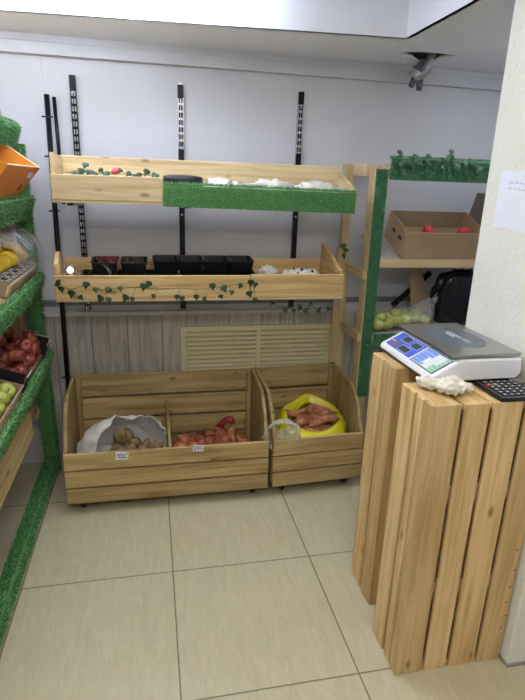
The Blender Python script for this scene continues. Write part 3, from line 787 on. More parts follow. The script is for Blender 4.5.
MB().tube([(.47, .66, 1.19), (.485, .64, 1.175), (.495, .63, 1.158), (.50, .62, 1.128)], .002, 6)
# contents of the upper tray
def up_z(y): return 1.475+.029+.04*(y-.60)/.27
t = thing('plastic_tub', 'upturned dark tub at the left end of the turf in the upper wall tray', 'tub', (.11, .70, up_z(.70)))
mb = MB()
def dome(u, v):
    a = u*2*PI; r = 1 if v < .6 else math.cos((v-.6)/.4*PI/2*.98)**.5
    return V((.105+.092*math.copysign(abs(math.cos(a))**.5, math.cos(a))*r, .72+.065*math.copysign(abs(math.sin(a))**.5, math.sin(a))*r, up_z(.72)+.004+.072*min(1, v/.6)+.012*max(0, (v-.6)/.4)))
MB().grid(dome, 32, 10, 0, True).build('tub_body', M_BLACK, t)
crumple('plastic_bag', (.29, .70, 1.556), (.085, .05, .040), M_CRUMP, 'crumpled white plastic bag just right of the dark tub in the upper wall tray', 'bag', 9)
crumple('plastic_bag', (.52, .70, 1.556), (.12, .05, .042), M_CRUMP, 'crumpled white plastic bag near the middle upright in the upper wall tray', 'bag', 21)
crumple('plastic_bag', (.76, .70, 1.556), (.11, .05, .042), M_CRUMP, 'crumpled white plastic bag at the right end of the upper wall tray', 'bag', 33)
gp = [(-.40, .66, 1.60), (-.33, .67, 1.606), (-.25, .68, 1.60), (-.15, .68, 1.603), (-.06, .68, 1.602), (-.01, .68, 1.60)]
garland('green plastic leaf garland lying in the left part of the upper wall tray', gp,
        [((x+random.uniform(-.01, .01), .655, 1.602+random.uniform(-.008, .014)), (0, -1, .5)) for x in (-.36, -.34, -.31, -.33, -.285, -.27, -.25, -.22, -.175, -.14, -.12, -.10, -.08, -.055, -.05, -.03, -.01)]+[((-.32, .66, 1.632), (0, -1, .2))], M_LEAF, 5, size=.027)
o = MB().blob((-.195, .66, 1.612), (.017, .014, .015), .2, 20, 12, 8).build('artificial_flower', M_PINK); recentre(o, (-.195, .66, 1.597))
tag(o, 'small pink artificial flower among the leaves in the upper wall tray', 'flower')
# garland along the lower tray
yv = .541
gpx = [(-.45, 1.125), (-.40, 1.110), (-.33, 1.128), (-.27, 1.108), (-.20, 1.112), (-.12, 1.118), (-.02, 1.108), (.07, 1.112), (.15, 1.105), (.22, 1.112), (.30, 1.122), (.37, 1.135), (.42, 1.128), (.425, 1.09)]
lv = [(-.455, 1.128), (-.44, 1.108), (-.448, 1.142), (-.40, 1.088), (-.36, 1.073), (-.335, 1.128), (-.295, 1.106), (-.28, 1.066), (-.245, 1.060), (-.243, 1.105), (-.19, 1.112), (-.17, 1.068), (-.14, 1.062), (-.088, 1.118), (-.065, 1.13), (-.045, 1.075), (.06, 1.070), (.085, 1.062), (.15, 1.068), (.19, 1.06), (.225, 1.118), (.265, 1.070), (.28, 1.108), (.315, 1.09), (.355, 1.12), (.405, 1.135), (.428, 1.125), (.40, 1.082), (.428, 1.052)]
garland('long ivy garland with small dark leaves strung along the lower wall tray front', [(x, yv, z) for x, z in gpx], [((x, yv-.004, z), (0, -1, 0)) for x, z in lv], M_LEAF, 8, size=.030)
gp = [(.44, .56, 1.045), (.50, .57, 1.035), (.55, .58, 1.015), (.60, .58, 1.005), (.66, .58, 1.02), (.72, .585, 1.01), (.80, .60, 1.045), (.90, .66, 1.09)]
lv = [(.52, .575, 1.028), (.59, .58, .99), (.635, .58, .985), (.665, .585, .998), (.715, .58, 1.025), (.765, .58, .985), (.815, .585, .99), (.80, .585, 1.065), (.845, .60, 1.075), (.70, .585, .985), (.885, .64, 1.04)]
garland('loose ivy garland hanging under the right half of the lower wall tray', gp, [(p, (0, -1, 0)) for p in lv], M_LEAF, 12, size=.030)
gp = [(.985, .90, 1.29), (.992, .905, 1.24), (1.0, .905, 1.18)]
garland('short ivy sprig on the wooden post right of the lower wall tray', [(.955, .83, 1.30), (.962, .828, 1.25), (.965, .825, 1.215)], [((.958, .822, 1.275), (0, -1, 0)), ((.972, .82, 1.255), (0, -1, 0)), ((.966, .82, 1.225), (0, -1, 0))], M_LEAF, 3, size=.032)

# ================================================================== VENT GRILLE
t = thing('vent_grille', 'cream louvred vent grille on the grey panelling above the bins', 'vent', (.55, 1.02, .52))
x0, x1, z0, z1 = .10, 1.0, .50, .80
mb = MB(); mb.box(x0, x1, 1.008, 1.029, z1-.028, z1); mb.box(x0, x1, 1.008, 1.029, z0, z0+.028); mb.box(x0, x0+.028, 1.008, 1.029, z0+.028, z1-.028); mb.box(x1-.028, x1, 1.008, 1.029, z0+.028, z1-.028); mb.box(.55-.012, .55+.012, 1.008, 1.029, z0+.028, z1-.028)
mb.build('frame', M_CREAM, t, bevel=.002)
for a, b in ((x0+.029, .537), (.563, x1-.029)):
    mb = MB(); z = z0+.03
    while z < z1-.05:
        mb.hexa([V((a, 1.010, z)), V((b, 1.010, z)), V((b, 1.027, z+.010)), V((a, 1.027, z+.010)), V((a, 1.010, z+.0165)), V((b, 1.010, z+.0165)), V((b, 1.027, z+.0235)), V((a, 1.027, z+.0235))]); z += .0268
    mb.build('louvres', M_CREAM, t)

# ================================================================== RIGHT DISPLAY RACK
t = thing('display_rack', 'wooden rack behind the scale with dark turf on its front post and top rail', 'rack', (1.4, .86, 0))
MB().hexa([V((1.055, .70, 0)), V((1.112, .70, 0)), V((1.112, .775, 0)), V((1.055, .775, 0)), V((1.048, .70, 1.69)), V((1.112, .70, 1.69)), V((1.112, .775, 1.69)), V((1.048, .775, 1.69))]).build('post', W_PALE['z'], t, bevel=.003)
MB().hexa([V((1.032, .97, 0)), V((1.077, .97, 0)), V((1.077, 1.018, 0)), V((1.032, 1.018, 0)), V((.992, .97, 1.70)), V((1.037, .97, 1.70)), V((1.037, 1.018, 1.70)), V((.992, 1.018, 1.70))]).build('post', W_PALE['z'], t, bevel=.003)
MB().box(.975, 1.012, .955, .9695, .58, 1.25).build('side_post', W_PALE['z'], t, bevel=.003)
MB().box(2.05, 2.11, .70, .775, 0, 1.69).build('post', W_PALE['z'], t, bevel=.003)
MB().box(2.05, 2.11, .97, 1.018, 0, 1.70).build('post', W_PALE['z'], t, bevel=.003)
MB().box(1.03, 1.075, .776, .969, 1.635, 1.695).build('cross_rail', W_PALE['y'], t, bevel=.003)
MB().box(1.113, 2.049, .705, .727, 1.63, 1.70).build('top_rail', W_PALE['x'], t, bevel=.003)
for z in (1.13, .79):
    MB().box(1.032, 1.055, .70, .97, z-.01, z+.038).build('cross_rail', W_PALE['y'], t, bevel=.003)
def slab(y0, z0, y1, z1, th, xa, xb): return MB().hexa([V((xa, y0, z0)), V((xb, y0, z0)), V((xb, y1, z1)), V((xa, y1, z1)), V((xa, y0, z0+th)), V((xb, y0, z0+th)), V((xb, y1, z1+th)), V((xa, y1, z1+th))])
slab(.70, 1.203, .968, 1.313, .016, 1.113, 2.049).build('shelf_board', plain('white_shelf_board', S(190, 188, 182), .5), t)
MB().box(1.113, 2.049, .68, .699, 1.184, 1.226).build('shelf_edge', W_PALE['x'], t, bevel=.003)
slab(.70, .80, .968, .845, .016, 1.113, 2.049).build('shelf_board', plain('white_shelf_board_low', S(190, 188, 182), .5), t)
MB().box(1.113, 2.049, .68, .699, .76, .82).build('shelf_edge', W_PALE['x'], t, bevel=.003)
turf(t, [((1.058, .699, .46), (.062, 0, 0), (-.006, 0, 1.21), (0, -1, 0))], M_TURF_D, seed=21, blade=.012)
turf(t, [((1.128, .703, 1.622), (.92, 0, 0), (0, 0, .100), (0, -1, 0)), ((1.128, .697, 1.723), (.92, 0, 0), (0, .03, 0), (0, 0, 1))], M_TURF_D, seed=22, blade=.012)
turf(t, [((1.113, .678, .745), (.93, 0, 0), (0, 0, .085), (0, -1, 0))], M_TURF_D, seed=23, blade=.012)
rr = random.Random(4)
lv = []
for cx, n, zz in ((1.21, 5, 1.71), (1.27, 5, 1.705), (1.24, 3, 1.675), (1.44, 6, 1.72), (1.48, 3, 1.69), (1.62, 3, 1.69)):
    for k in range(n): lv.append(((cx+rr.uniform(-.055, .055), .682+rr.uniform(-.004, .004), zz+rr.uniform(-.035, .04)), (rr.uniform(-.4, .4), -1, .3)))
garland('ivy garland with pale leaves along the turf top rail of the right rack', [(1.14, .688, 1.68), (1.2, .684, 1.70), (1.28, .684, 1.69), (1.36, .685, 1.70), (1.45, .684, 1.71), (1.55, .685, 1.69), (1.7, .686, 1.69)], lv, M_LEAF_L, 6, size=.036)

# cardboard carton on the upper shelf
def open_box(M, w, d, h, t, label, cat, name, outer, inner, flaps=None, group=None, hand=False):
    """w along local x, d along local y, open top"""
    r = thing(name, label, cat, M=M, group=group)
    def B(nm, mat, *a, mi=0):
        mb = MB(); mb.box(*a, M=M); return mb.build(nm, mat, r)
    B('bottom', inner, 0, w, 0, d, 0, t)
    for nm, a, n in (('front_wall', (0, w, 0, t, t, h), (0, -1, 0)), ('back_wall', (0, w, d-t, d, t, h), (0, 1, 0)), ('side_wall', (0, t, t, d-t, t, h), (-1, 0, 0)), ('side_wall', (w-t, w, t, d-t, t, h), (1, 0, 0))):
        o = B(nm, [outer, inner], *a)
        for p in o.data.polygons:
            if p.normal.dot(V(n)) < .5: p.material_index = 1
    if hand:
        mb = MB()
        for y in (d*.3, d*.62):
            mb.prism([(y-.02, h*.52), (y-.012, h*.62), (y+.02, h*.60), (y+.022, h*.52), (y, h*.48)], 'x', -.0012, -.0002, M=M)
        mb.build('hand_hole', M_INK, r)
    return r
TB = math.atan2(.11, .268)
MBX = Matrix.Translation((1.245, .715, 1.2265)) @ Matrix.Rotation(TB, 4, 'X')
open_box(MBX, .46, .262, .152, .005, 'open brown carton with a few red apples on the upper shelf of the right rack', 'carton', 'cardboard_carton', M_CARD, M_CARDIN, hand=True)
mb = MB()
def apple_fn(u, v, r=.034):
    ph = (v-.5)*PI*.999; a = u*2*PI
    R_ = r*math.cos(ph)*(1+.05*math.sin(ph)); z = r*.9*math.sin(ph)
    dip = math.exp(-(math.cos(ph)/.38)**2)
    z -= (.28*r*dip if ph > 0 else -.18*r*dip)
    return (R_*math.cos(a)*(1+.02*math.cos(5*a)), R_*math.sin(a), z)
def make_apple(mat, label, group, M, r=.034, name='apple'):
    t = thing(name, label, 'apple', M=Matrix(), group=group)
    MB().grid(lambda u, v: apple_fn(u, v, r), 18, 12, 0, True).build('flesh', mat, t)
    MB().tube([(0, 0, r*.55), (.002, .001, r*.9), (.005, .002, r*1.1)], .0015, 5).build('stalk', M_STEM, t)
    t.matrix_world = M
    return t
ap2 = make_apple(M_APPLE2, 'single bright red apple near the middle of the brown carton on the right rack', 'apples in the right carton', MBX @ rotM((.185, .13, .098), .3, .2, 0))
dup(ap2, MBX @ rotM((.395, .13, .096), -.4, .5, 1), 'bright red apple at the right end of the brown carton on the right rack')
# loose packing under the apples
mb = MB()
mb.grid(lambda u, v: MBX @ V((.006+.448*u, .006+.253*v,   .060+.006*noise.noise(V((u*14, v*9, 0))))), 30, 16)
o = mb.build('packing_sheet', M_CARDIN); tag(o, 'crinkled brown packing sheet under the red apples in the carton', 'packing sheet')
# second, darker carton behind
MB2 = Matrix.Translation((1.718, .945, 1.323)) @ Matrix.Rotation(TB, 4, 'X') @ Matrix.Rotation(PI/2, 4, 'X')
r2 = open_box(MB2, .30, .27, .23, .005, 'darker open carton beside the apple carton, partly behind the pillar', 'carton', 'cardboard_carton', M_CARDG, M_CARDG)
MB().box(.06, .16, .17, .22, .0052, .0062, M=MB2).build('sticker', M_PAPER, r2)
# lower shelf: leaning flap, bin bag, bagged fruit
o = MB().hexa([V((1.43, .86, .842)), V((1.57, .875, .842)), V((1.57, .88, .842)), V((1.43, .865, .842)), V((1.39, .90, 1.17)), V((1.47, .915, 1.17)), V((1.47, .92, 1.17)), V((1.39, .905, 1.17))]).build('cardboard_sheet', M_CARD)
recentre(o, (1.465, .82, .835)); tag(o, 'folded brown cardboard sheet standing beside the dark bag on the lower right shelf', 'cardboard')
def bbag(u, v):
    a = u*2*PI; ca, sa = math.cos(a), math.sin(a)
    r = (.58+.5*math.sin(PI*min(1, v*.8+.12)))*(1 if v < .93 else .45)
    p = V((1.675+.155*r*ca, .80+.085*r*sa, .850+.31*v))
    n = nz((ca*2, sa*2, v*3), 1, .022)+nz((ca*6, sa*6, v*5), 1, .010)
    p += V((ca*n, sa*n*.6, n*.3))
    p.z = max(p.z, .848); p.y = min(max(p.y, .712), .93)
    return p
mb = MB(); mb.grid(bbag, 48, 20, 0, True)
mb.add([bbag(i/48, 0) for i in range(48)], [tuple(range(48))[::-1]]); mb.add([bbag(i/48, 1) for i in range(48)], [tuple(range(48))])
o = mb.build('bin_bag', M_NAVY); recentre(o, (1.67, .80, .85)); tag(o, 'full dark navy plastic bag standing on the lower shelf of the right rack', 'bag')
PE = [(1.155, .735, .870), (1.215, .735, .868), (1.19, .775, .893), (1.24, .79, .890), (1.275, .745, .880), (1.33, .75, .888), (1.385, .765, .893), (1.44, .755, .885), (1.35, .80, .905), (1.41, .81, .905), (1.30, .81, .90), (1.16, .80, .89)]
pe0 = None
for i, c in enumerate(PE):
    M = rotM((c[0], c[1], c[2]-.002), rnd.uniform(-.7, .7), rnd.uniform(-.7, .7), rnd.random()*6, .95+.25*rnd.random())
    if pe0 is None:
        pe0 = make_apple(M_PEAR, 'pale green apple on the lower shelf of the right rack behind the scale', 'green apples behind the scale', M, .033)
    else: dup(pe0, M)
t = thing('clear_plastic_bag', 'clear plastic bag gathered to a knot around the green apples behind the scale', 'bag', (1.38, .77, .85))
def fb(u, v):
    a = u*2*PI; ca, sa = math.cos(a), math.sin(a)
    k = (1-v)**.8
    c = V((1.36+.13*v, .775+.01*v, .86+.135*v))
    p = c+V((.13*k*ca+.012*ca, .062*k*sa+.008*sa, .02*k))
    n = nz((ca*3, sa*3, v*5), 1, .016)
    p += V((ca*n, sa*n, n*.4)); p.z = max(p.z, .855); p.y = max(p.y, .706); return p
MB().grid(fb, 36, 14, 0, True).build('film', M_FILM, t)
mb = MB()
for k in range(9):
    d = V((.05*math.cos(k*.7)+.02, -.01, .028*math.sin(k*.7)+.01)); q = V((1.49, .785, .99)); mb.add([q, q+d*.8+V((0, 0, .006)), q+d, q+d*.8-V((0, 0, .006))], [(0, 1, 2, 3)])
mb.build('gathered_end', M_FILM2, t)

# ================================================================== LEFT DISPLAY RACK
rk = thing('display_rack', 'tall wooden rack along the left wall with bright green turf on shelf edges', 'rack', (-.8, -.1, 0))
Y0, Y1 = -1.3, .86
TL = math.radians(19); cT, sT = math.cos(TL), math.sin(TL)
def lev(xf, zf): # frame on a tilted shelf: local x towards the wall and up, local y towards the camera, z normal
    return Matrix(((-cT, 0, sT, xf), (0, -1, 0, 0), (sT, 0, cT, zf), (0, 0, 0, 1)))
LEV = {1: (-.62, 1.778), 2: (-.59, 1.470), 3: (-.575, 1.108), 4: (-.570, .712)}
for k, (xf, zf) in LEV.items():
    M = lev(xf, zf)
    mb = MB(); mb.box(.02, .50, -Y1+.0, -Y0, -.018, 0, M=M); mb.build('shelf_board', W_AGED['y'], rk)
    mb = MB(); mb.box(-.0, .0195, -Y1, -Y0, -.075, .012, M=M); mb.build('shelf_edge', W_AGED['y'], rk)
    P = lambda a, b, c: M @ V((a, b, c))
    o = P(-.001, -Y1-.005, -.080); u = P(-.001, -Y0, -.080)-o; v = P(-.001, -Y1-.005, .014)-o
    o2 = P(-.004, -Y1-.005, .0135); v2 = P(.018, -Y1-.005, .0135)-o2
    o3 = P(-.001, -Y1-.001, -.078); u3 = P(.05, -Y1-.001, -.078)-o3
    turf(rk, [(o, u, v, P(-1, 0, 0)-P(0, 0, 0)), (o2, u, v2, P(0, 0, 1)-P(0, 0, 0)), (o3, u3, v, V((0, 1, 0)))], M_TURF, density=36000, blade=.013, seed=30+k)
# posts
for y in (Y1-.06, Y0+.06):
    MB().beam((-.70, y, .40), (-.70, y, 1.85), .05, .05, up=V((0, 1, 0))).build('post', W_AGED['z'], rk, bevel=.003)
    MB().beam((-1.12, y, 0), (-1.12, y, 2.0), .06, .05, up=V((0, 1, 0))).build('post', W_AGED['z'], rk, bevel=.003)
    MB().beam((-.64, y, .41), (-1.10, y, .47), .02, .05).build('brace', W_AGED['x'], rk)
# turf sleeve on the far front post
def sleeve(x0, z0, x1, z1, seed):
    pp = []
    w = .062; y0 = Y1+.012; y1 = y0+.05
    d = V((x1-x0, 0, z1-z0))
    mb = MB().beam((x0-w/2, y0+.025, z0), (x1-w/2, y0+.025, z1), w*.8, .044, up=V((0, 1, 0))); mb.build('post', W_AGED['z'], rk)
    turf(rk, [(V((x0-w, y0, z0)), V((w, 0, 0)), d, (0, -1, 0)), (V((x0, y0, z0)), V((0, .05, 0)), d, (1, 0, 0))], M_TURF, density=36000, blade=.013, seed=seed)
sleeve(-.592, .02, -.620, 1.72, 41)
# base rail
MB().box(-.66, -.612, Y0, Y1+.04, .03, .085).build('base_rail', W_AGED['y'], rk)
turf(rk, [(V((-.611, Y0, .022)), V((0, Y1+.04-Y0, 0)), V((0, 0, .07)), (1, 0, 0)), (V((-.661, Y0, .087)), V((0, Y1+.04-Y0, 0)), V((.05, 0, 0)), (0, 0, 1))], M_TURF, density=36000, blade=.013, seed=45)
for y in (Y0+.1, -.3, Y1-.1): MB().box(-.657, -.615, y, y+.05, 0, .0295).build('foot', W_AGED['x'], rk)
# plank hung under the lowest shelf
MB().hexa([V((-.595, Y0, .50)), V((-.575, Y0, .50)), V((-.575, .38, .50)), V((-.595, .38, .50)), V((-.605, Y0, .63)), V((-.585, Y0, .63)), V((-.585, .36, .63)), V((-.605, .36, .63))]).build('hanging_plank', W_AGED['y'], rk, bevel=.003)
MB().beam((-.612, .34, .55), (-.66, .80, .44), .018, .045).build('brace', W_AGED['y'], rk)

# orange carton on level 2
M2 = lev(*LEV[2])
MO = M2 @ Matrix.Translation((.030, -.68, .004)) @ Matrix.Rotation(-.22, 4, 'Y')
r = thing('orange_carton', 'orange printed cardboard carton on the second shelf from the top of the left rack', 'carton', M=MO)
def flare(z): return .10*z
w, d, h, th = .36, .52, .165, .005
def ob(nm, mats, pts): # eight local points, outside face index 1st material
    return MB().hexa([MO @ V(p) for p in pts]).build(nm, mats, r)
f = .02
ob('bottom', M_CARDIN, [(0, 0, 0), (w, 0, 0), (w, d, 0), (0, d, 0), (0, 0, th), (w, 0, th), (w, d, th), (0, d, th)])
ob('front_wall', M_ORANGE, [(0, 0, th), (th, 0, th), (th, d, th), (0, d, th), (-f, -f, h), (th-f, -f, h), (th-f, d+f, h), (-f, d+f, h)])
ob('front_lining', M_CARDIN, [(th, .006, th), (th+.002, .006, th), (th+.002, d-.006, th), (th, d-.006, th), (th-f, 0, h-.004), (th+.002-f, 0, h-.004), (th+.002-f, d, h-.004), (th-f, d, h-.004)])
ob('side_wall', M_ORANGE, [(th, 0, th), (w, 0, th), (w, th, th), (th, th, th), (th-f, -f, h), (w, -f, h+.02), (w, th-f, h+.02), (th-f, th-f, h)])
ob('side_wall', M_ORANGE, [(th, d-th, th), (w, d-th, th), (w, d, th), (th, d, th), (th-f, d-th+f, h), (w, d-th+f, h), (w, d+f, h), (th-f, d+f, h)])
ob('back_wall', M_CARDIN, [(w-th, th, th), (w, th, th), (w, d-th, th), (w-th, d-th, th), (w-th, th-f+.003, h+.018), (w, th-f+.003, h+.018), (w, d-th+f, h+.018), (w-th, d-th+f, h+.018)])
mb = MB()   # pale cut edge along the rim
mb.tube([MO @ V((-f+.002, d+f, h+.001)), MO @ V((-f+.002, -f, h+.001)), MO @ V((w, -f, h+.021))], .0032, 6)
mb.build('cut_edge', plain('pale_card_edge', S(226, 206, 170), .8), r)
mb = MB(); mb.hexa([MO @ V(p) for p in [(-.0195, .06, .115), (-.0190, .06, .115), (-.019, .15, .118), (-.0195, .15, .118), (-.0215, .06, .14), (-.021, .06, .14), (-.021, .15, .143), (-.0215, .15, .143)]]); mb.build('white_print', M_PAPER, r)
mb = MB(); mb.hexa([MO @ V(p) for p in [(-.0105, .12, .05), (-.010, .12, .05), (-.010, .14, .05), (-.0105, .14, .05), (-.0150, .12, .07), (-.0145, .12, .07), (-.0145, .14, .085), (-.0150, .14, .085)]]); mb.build('dark_print', M_INK, r)

# yellow fruit box on level 3
M3 = lev(*LEV[3])
MY = M3 @ Matrix.Translation((.034, -.845, .004))
r = thing('fruit_crate', 'shallow crate with a pale wooden front edge under the yellow fruit on the left rack', 'crate', M=MY)
for nm, a, m in (('crate_bottom', (0, .36, 0, .55, 0, .006), M_CARDIN), ('front_edge', (0, .008, 0, .55, .0062, .05), W_PALE['y']), ('end_wall', (.0082, .36, 0, .006, .0062, .06), M_CARDIN), ('end_wall', (.0082, .36, .544, .55, .0062, .06), M_CARDIN), ('back_wall', (.354, .36, .0062, .5438, .0062, .08), M_CARDIN)):
    mb = MB(); mb.box(*a, M=MY); mb.build(nm, m, r)
MB().box(-.0012, -.0002, .1, .5, .006, .04, M=MY).build('front_panel', M_CARDIN, r)
# chequered punnet packs along the front of the crate
pk0 = None
for i in range(5):
    M = MY @ Matrix.Translation((.012, .075+i*.094, .007))
    t = thing('fruit_pack', 'black and white printed pack at the front of the fruit crate on the left rack', 'pack', M=M, group='printed packs in the fruit crate') if pk0 is None else None
    if t:
        mb = MB(); mb.box(0, .062, 0, .088, 0, .040, M=M); mb.build('pack_body', M_BLACK, t, bevel=.004)
        mb = MB()
        for a in range(3):
            for b in range(3):
                if (a+b) % 2 == 0: mb.box(.004+a*.019, .022+a*.019, .004+b*.028, .028+b*.028, .0402, .0412, M=M)
        mb.build('printed_label', plain('white_label_card', S(196, 194, 188), .6), t); pk0 = t
    else: dup(pk0, M)
y0 = None
for i, (a, b) in enumerate([(.145, .055), (.155, .13), (.15, .21), (.21, .07), (.215, .165), (.205, .25), (.28, .12), (.28, .21), (.15, .29), (.28, .30), (.15, .37), (.215, .33), (.22, .42), (.285, .39), (.155, .45)]):
    M = MY @ rotM((a-.055+(.0 if b>.1 else .0), b-.005, .078+.035*(i % 2)), rnd.uniform(-.4, .4), rnd.uniform(-.4, .4), rnd.random()*6, 1+.15*rnd.random())
    if y0 is None:
        t = thing('lemon', 'bright yellow lemon under clear film on the third shelf of the left rack', 'lemon', group='yellow lemons on the left rack')
        pr = [(-.045, .004), (-.040, .010), (-.032, .021), (-.018, .029), (0, .032), (.018, .029), (.032, .020), (.040, .010), (.047, .005)]
        MB().tube([(a_, 0, 0) for a_, _ in pr], [q for _, q in pr], 14).build('rind', M_YELLOW, t)
        MB().tube([(-.0452, 0, 0), (-.048, 0, 0)], .003, 6).build('stalk_end', M_STEM, t)
        t.matrix_world = M; y0 = t
    else: dup(y0, M)
t = thing('clear_plastic_bag', 'large sheet of clear film over the yellow lemons on the left rack', 'bag', M=MY)
def yf(u, v):
    x = -.03+.36*u; y = -.065+.60*v
    z = .125+.060*math.sin(PI*min(1, u*1.1+.05))+.03*noise.noise(V((u*5, v*7, 2)))+.012*noise.noise(V((u*14, v*16, 5)))
    e = min(v/.14, 1); z = z*(.25+.75*e)+.02
    if u < .12: z -= (.12-u)/.12*.075
    return MY @ V((x, y, z))
MB().grid(yf, 30, 40).build('film', M_FILM, t)
mb = MB()
for k in range(9):
    v = .02+.9*rnd.random(); q = [yf(.1+.8*s/5, v+.05*math.sin(s*1.3+k))+V((.002, 0, .004)) for s in range(6)]
    mb.tube(q, .0016, 4)
mb.build('creases', M_FILM2, t)

# red apples in a black carton on level 4
M4 = lev(*LEV[4])
MA = M4 @ Matrix.Translation((.018, -.79, .006))
r = thing('apple_carton', 'black printed carton with pale cut edges full of red apples on the left rack', 'carton', M=MA)
w, d, h = .40, .53, .085
def bx(nm, mat, *a):
    mb = MB(); mb.box(*a, M=MA); return mb.build(nm, mat, r)
bx('bottom', M_CARDIN, 0, w, 0, d, 0, .004)
bx('front_wall', [M_DARKCARD], 0, .004, 0, d, .0042, h*.32)
bx('back_wall', [M_DARKCARD], w-.004, w, 0, d, .0042, h*1.2)
bx('end_wall', [M_DARKCARD], .0042, w-.0042, 0, .004, .0042, h*1.15)
bx('end_wall', [M_DARKCARD], .0042, w-.0042, d-.004, d, .0042, h*1.15)
ed = plain('pale_board_edge', S(206, 196, 176), .8)
for y in (.0, d-.085):
    bx('corner_flap', [M_DARKCARD], -.004, -.0005, y, y+.085, .01, h*1.0)
    bx('corner_edge', [ed], -.0042, -.0002, y, y+.085, h*1.0+.0005, h*1.0+.005)
bx('rim_edge', [ed], .0042, w-.0042, 0, .004, h*1.15+.0005, h*1.15+.004)
a0 = None; i = 0
for row in range(7):
    for cidx in range(5):
        for layer in (0,):
            x = .045+cidx*.076+(.0 if row % 2 else .012); y = .047+row*.072
            z = .046+.018*rnd.random()
            M = MA @ rotM((x+rnd.uniform(-.004, .004), y+rnd.uniform(-.004, .004), z), rnd.uniform(-1, 1), rnd.uniform(-1, 1), rnd.random()*6, .96+.12*rnd.random())
            if a0 is None: a0 = make_apple(M_APPLE, 'dark red apple in the black carton on the left rack', 'red apples in the black carton', M, .034)
            else: dup(a0, M)
            i += 1
for k in range(9):
    x = .08+(k % 3)*.09+rnd.uniform(-.01, .01); y = .10+(k//3)*.14+rnd.uniform(-.02, .02)
    dup(a0, MA @ rotM((x, y, .106), rnd.uniform(-1, 1), rnd.uniform(-1, 1), rnd.random()*6, 1.0))
# green apples in a plain carton nearer the camera
MG = M4 @ Matrix.Translation((.016, -.225, .004))
open_box(MG, .40, .44, .070, .005, 'plain brown carton of green apples at the left edge of the photo', 'carton', 'apple_carton', M_CARD, M_CARDIN)
g0 = None
for row in range(5):
    for cidx in range(4):
        M = MG @ rotM((.048+cidx*.09+rnd.uniform(-.006, .006), .055+row*.082, .045+.014*rnd.random()), rnd.uniform(-.8, .8), rnd.uniform(-.8, .8), rnd.random()*6, 1.05+.1*rnd.random())
        if g0 is None: g0 = make_apple(M_GAPPLE, 'yellow-green apple in the plain carton at the left edge of the photo', 'green apples on the left rack', M, .034)
        else: dup(g0, M)

# ================================================================== SCALE STAND: two slatted crates on end
def end_crate(label, x0, x1, y0, y1, slx, sly, h=.994):
    t = thing('wooden_crate', label, 'crate', ((x0+x1)/2, (y0+y1)/2, 0))
    T = .012
    mb = MB()
    for a, b in slx: mb.box(a, b, y0, y0+T, 0, h)
    mb.build('front_slats', W_NEW['z'], t, bevel=.0025)
    mb = MB()
    for a, b in sly: mb.box(x0, x0+T, a, b, 0, h-.001)
    mb.build('side_slats', W_NEW['z'], t, bevel=.0025)
    mb = MB()
    for a, b in sly: mb.box(x1-T, x1, a, b, 0, h-.001)
    mb.build('side_slats', W_NEW['z'], t, bevel=.0025)
    mb = MB()
    for i, (a, b) in enumerate(slx): mb.box(max(a, x0+T+.001), min(b, x1-T-.001), y0+T+.0005, y1, h-.022-.0008*i, h-.0012-.0008*i)
    mb.build('top_boards', W_NEW['y'], t, bevel=.002)
    mb = MB()
    for a, b in slx: mb.box(max(a, x0+T+.001), min(b, x1-T-.001), y1-.017, y1-.001, .021, h-.027)
    mb.build('added_back_slats', W_NEW['z'], t)  # unseen slats added to keep the front gaps dark inside
    mb = MB(); mb.box(x0+T+.001, x1-T-.001, y0+T+.001, y1, .002, .02); mb.build('bottom_board', W_NEW['x'], t)
    mb = MB()
    for z in (.30, .66): mb.box(x0+T+.001, x1-T-.001, y0+T+.0005, y0+T+.018, z, z+.06)
    mb.build('cross_batten', W_AGED['x'], t)
    mb = MB()
    for z in (.30, .66): mb.box(x0+T+.0005, x0+T+.017, y0+T+.02, y1-.019, z, z+.06)
    mb.build('cross_batten', W_AGED['y'], t)
    if y0 < -.5:
        for z in (.14, .19, .25, .31, .38, .46): MB().tube([(x1-.012+.006*math.sin(z*40), y0-.0008, z), (x1-.012+.006*math.sin(z*40), y0+.001, z)], .003, 8).build('nail', M_BLACKM, t)
    return t
end_crate('slatted pine crate stood on end, nearest the camera, carrying the glove and calculator', .716, 1.113, -.630, -.440, [(.716, .811), (.824, .904), (.917, 1.014), (1.027, 1.113)], [(-.6175, -.583), (-.576, -.538), (-.521, -.440)])
end_crate('slatted pine crate stood on end behind the nearer one, under the back of the scale', .752, 1.113, -.316, -.125, [(.752, .84), (.852, .93), (.942, 1.02), (1.032, 1.113)], [(-.3035, -.231), (-.212, -.125)], .994)

# ------------------------------------------------------------------ scale
t = thing('price_scale', 'white electronic price scale with blue display panel and steel platter', 'scale', (.95, -.3, .995))
ya, yb = -.496, -.118
lo = [(.778, 1.012), (.784, 1.030), (.866, 1.074), (.885, 1.080), (1.090, 1.080), (1.096, 1.03), (1.08, 1.012)]
MB().prism(lo, 'y', ya, yb).build('housing', M_WHITE, t, bevel=.006)
MB().prism([(.79, .999), (.785, 1.0118), (1.07, 1.0118), (1.07, .999)], 'y', ya+.02, yb-.012).build('base', M_BLACK, t)
for x in (.82, 1.07):
    for y in (ya+.04, yb-.04): MB().tube([(x, y, .9935), (x, y, .9988)], .011, 12).build('foot', M_BLACK, t)
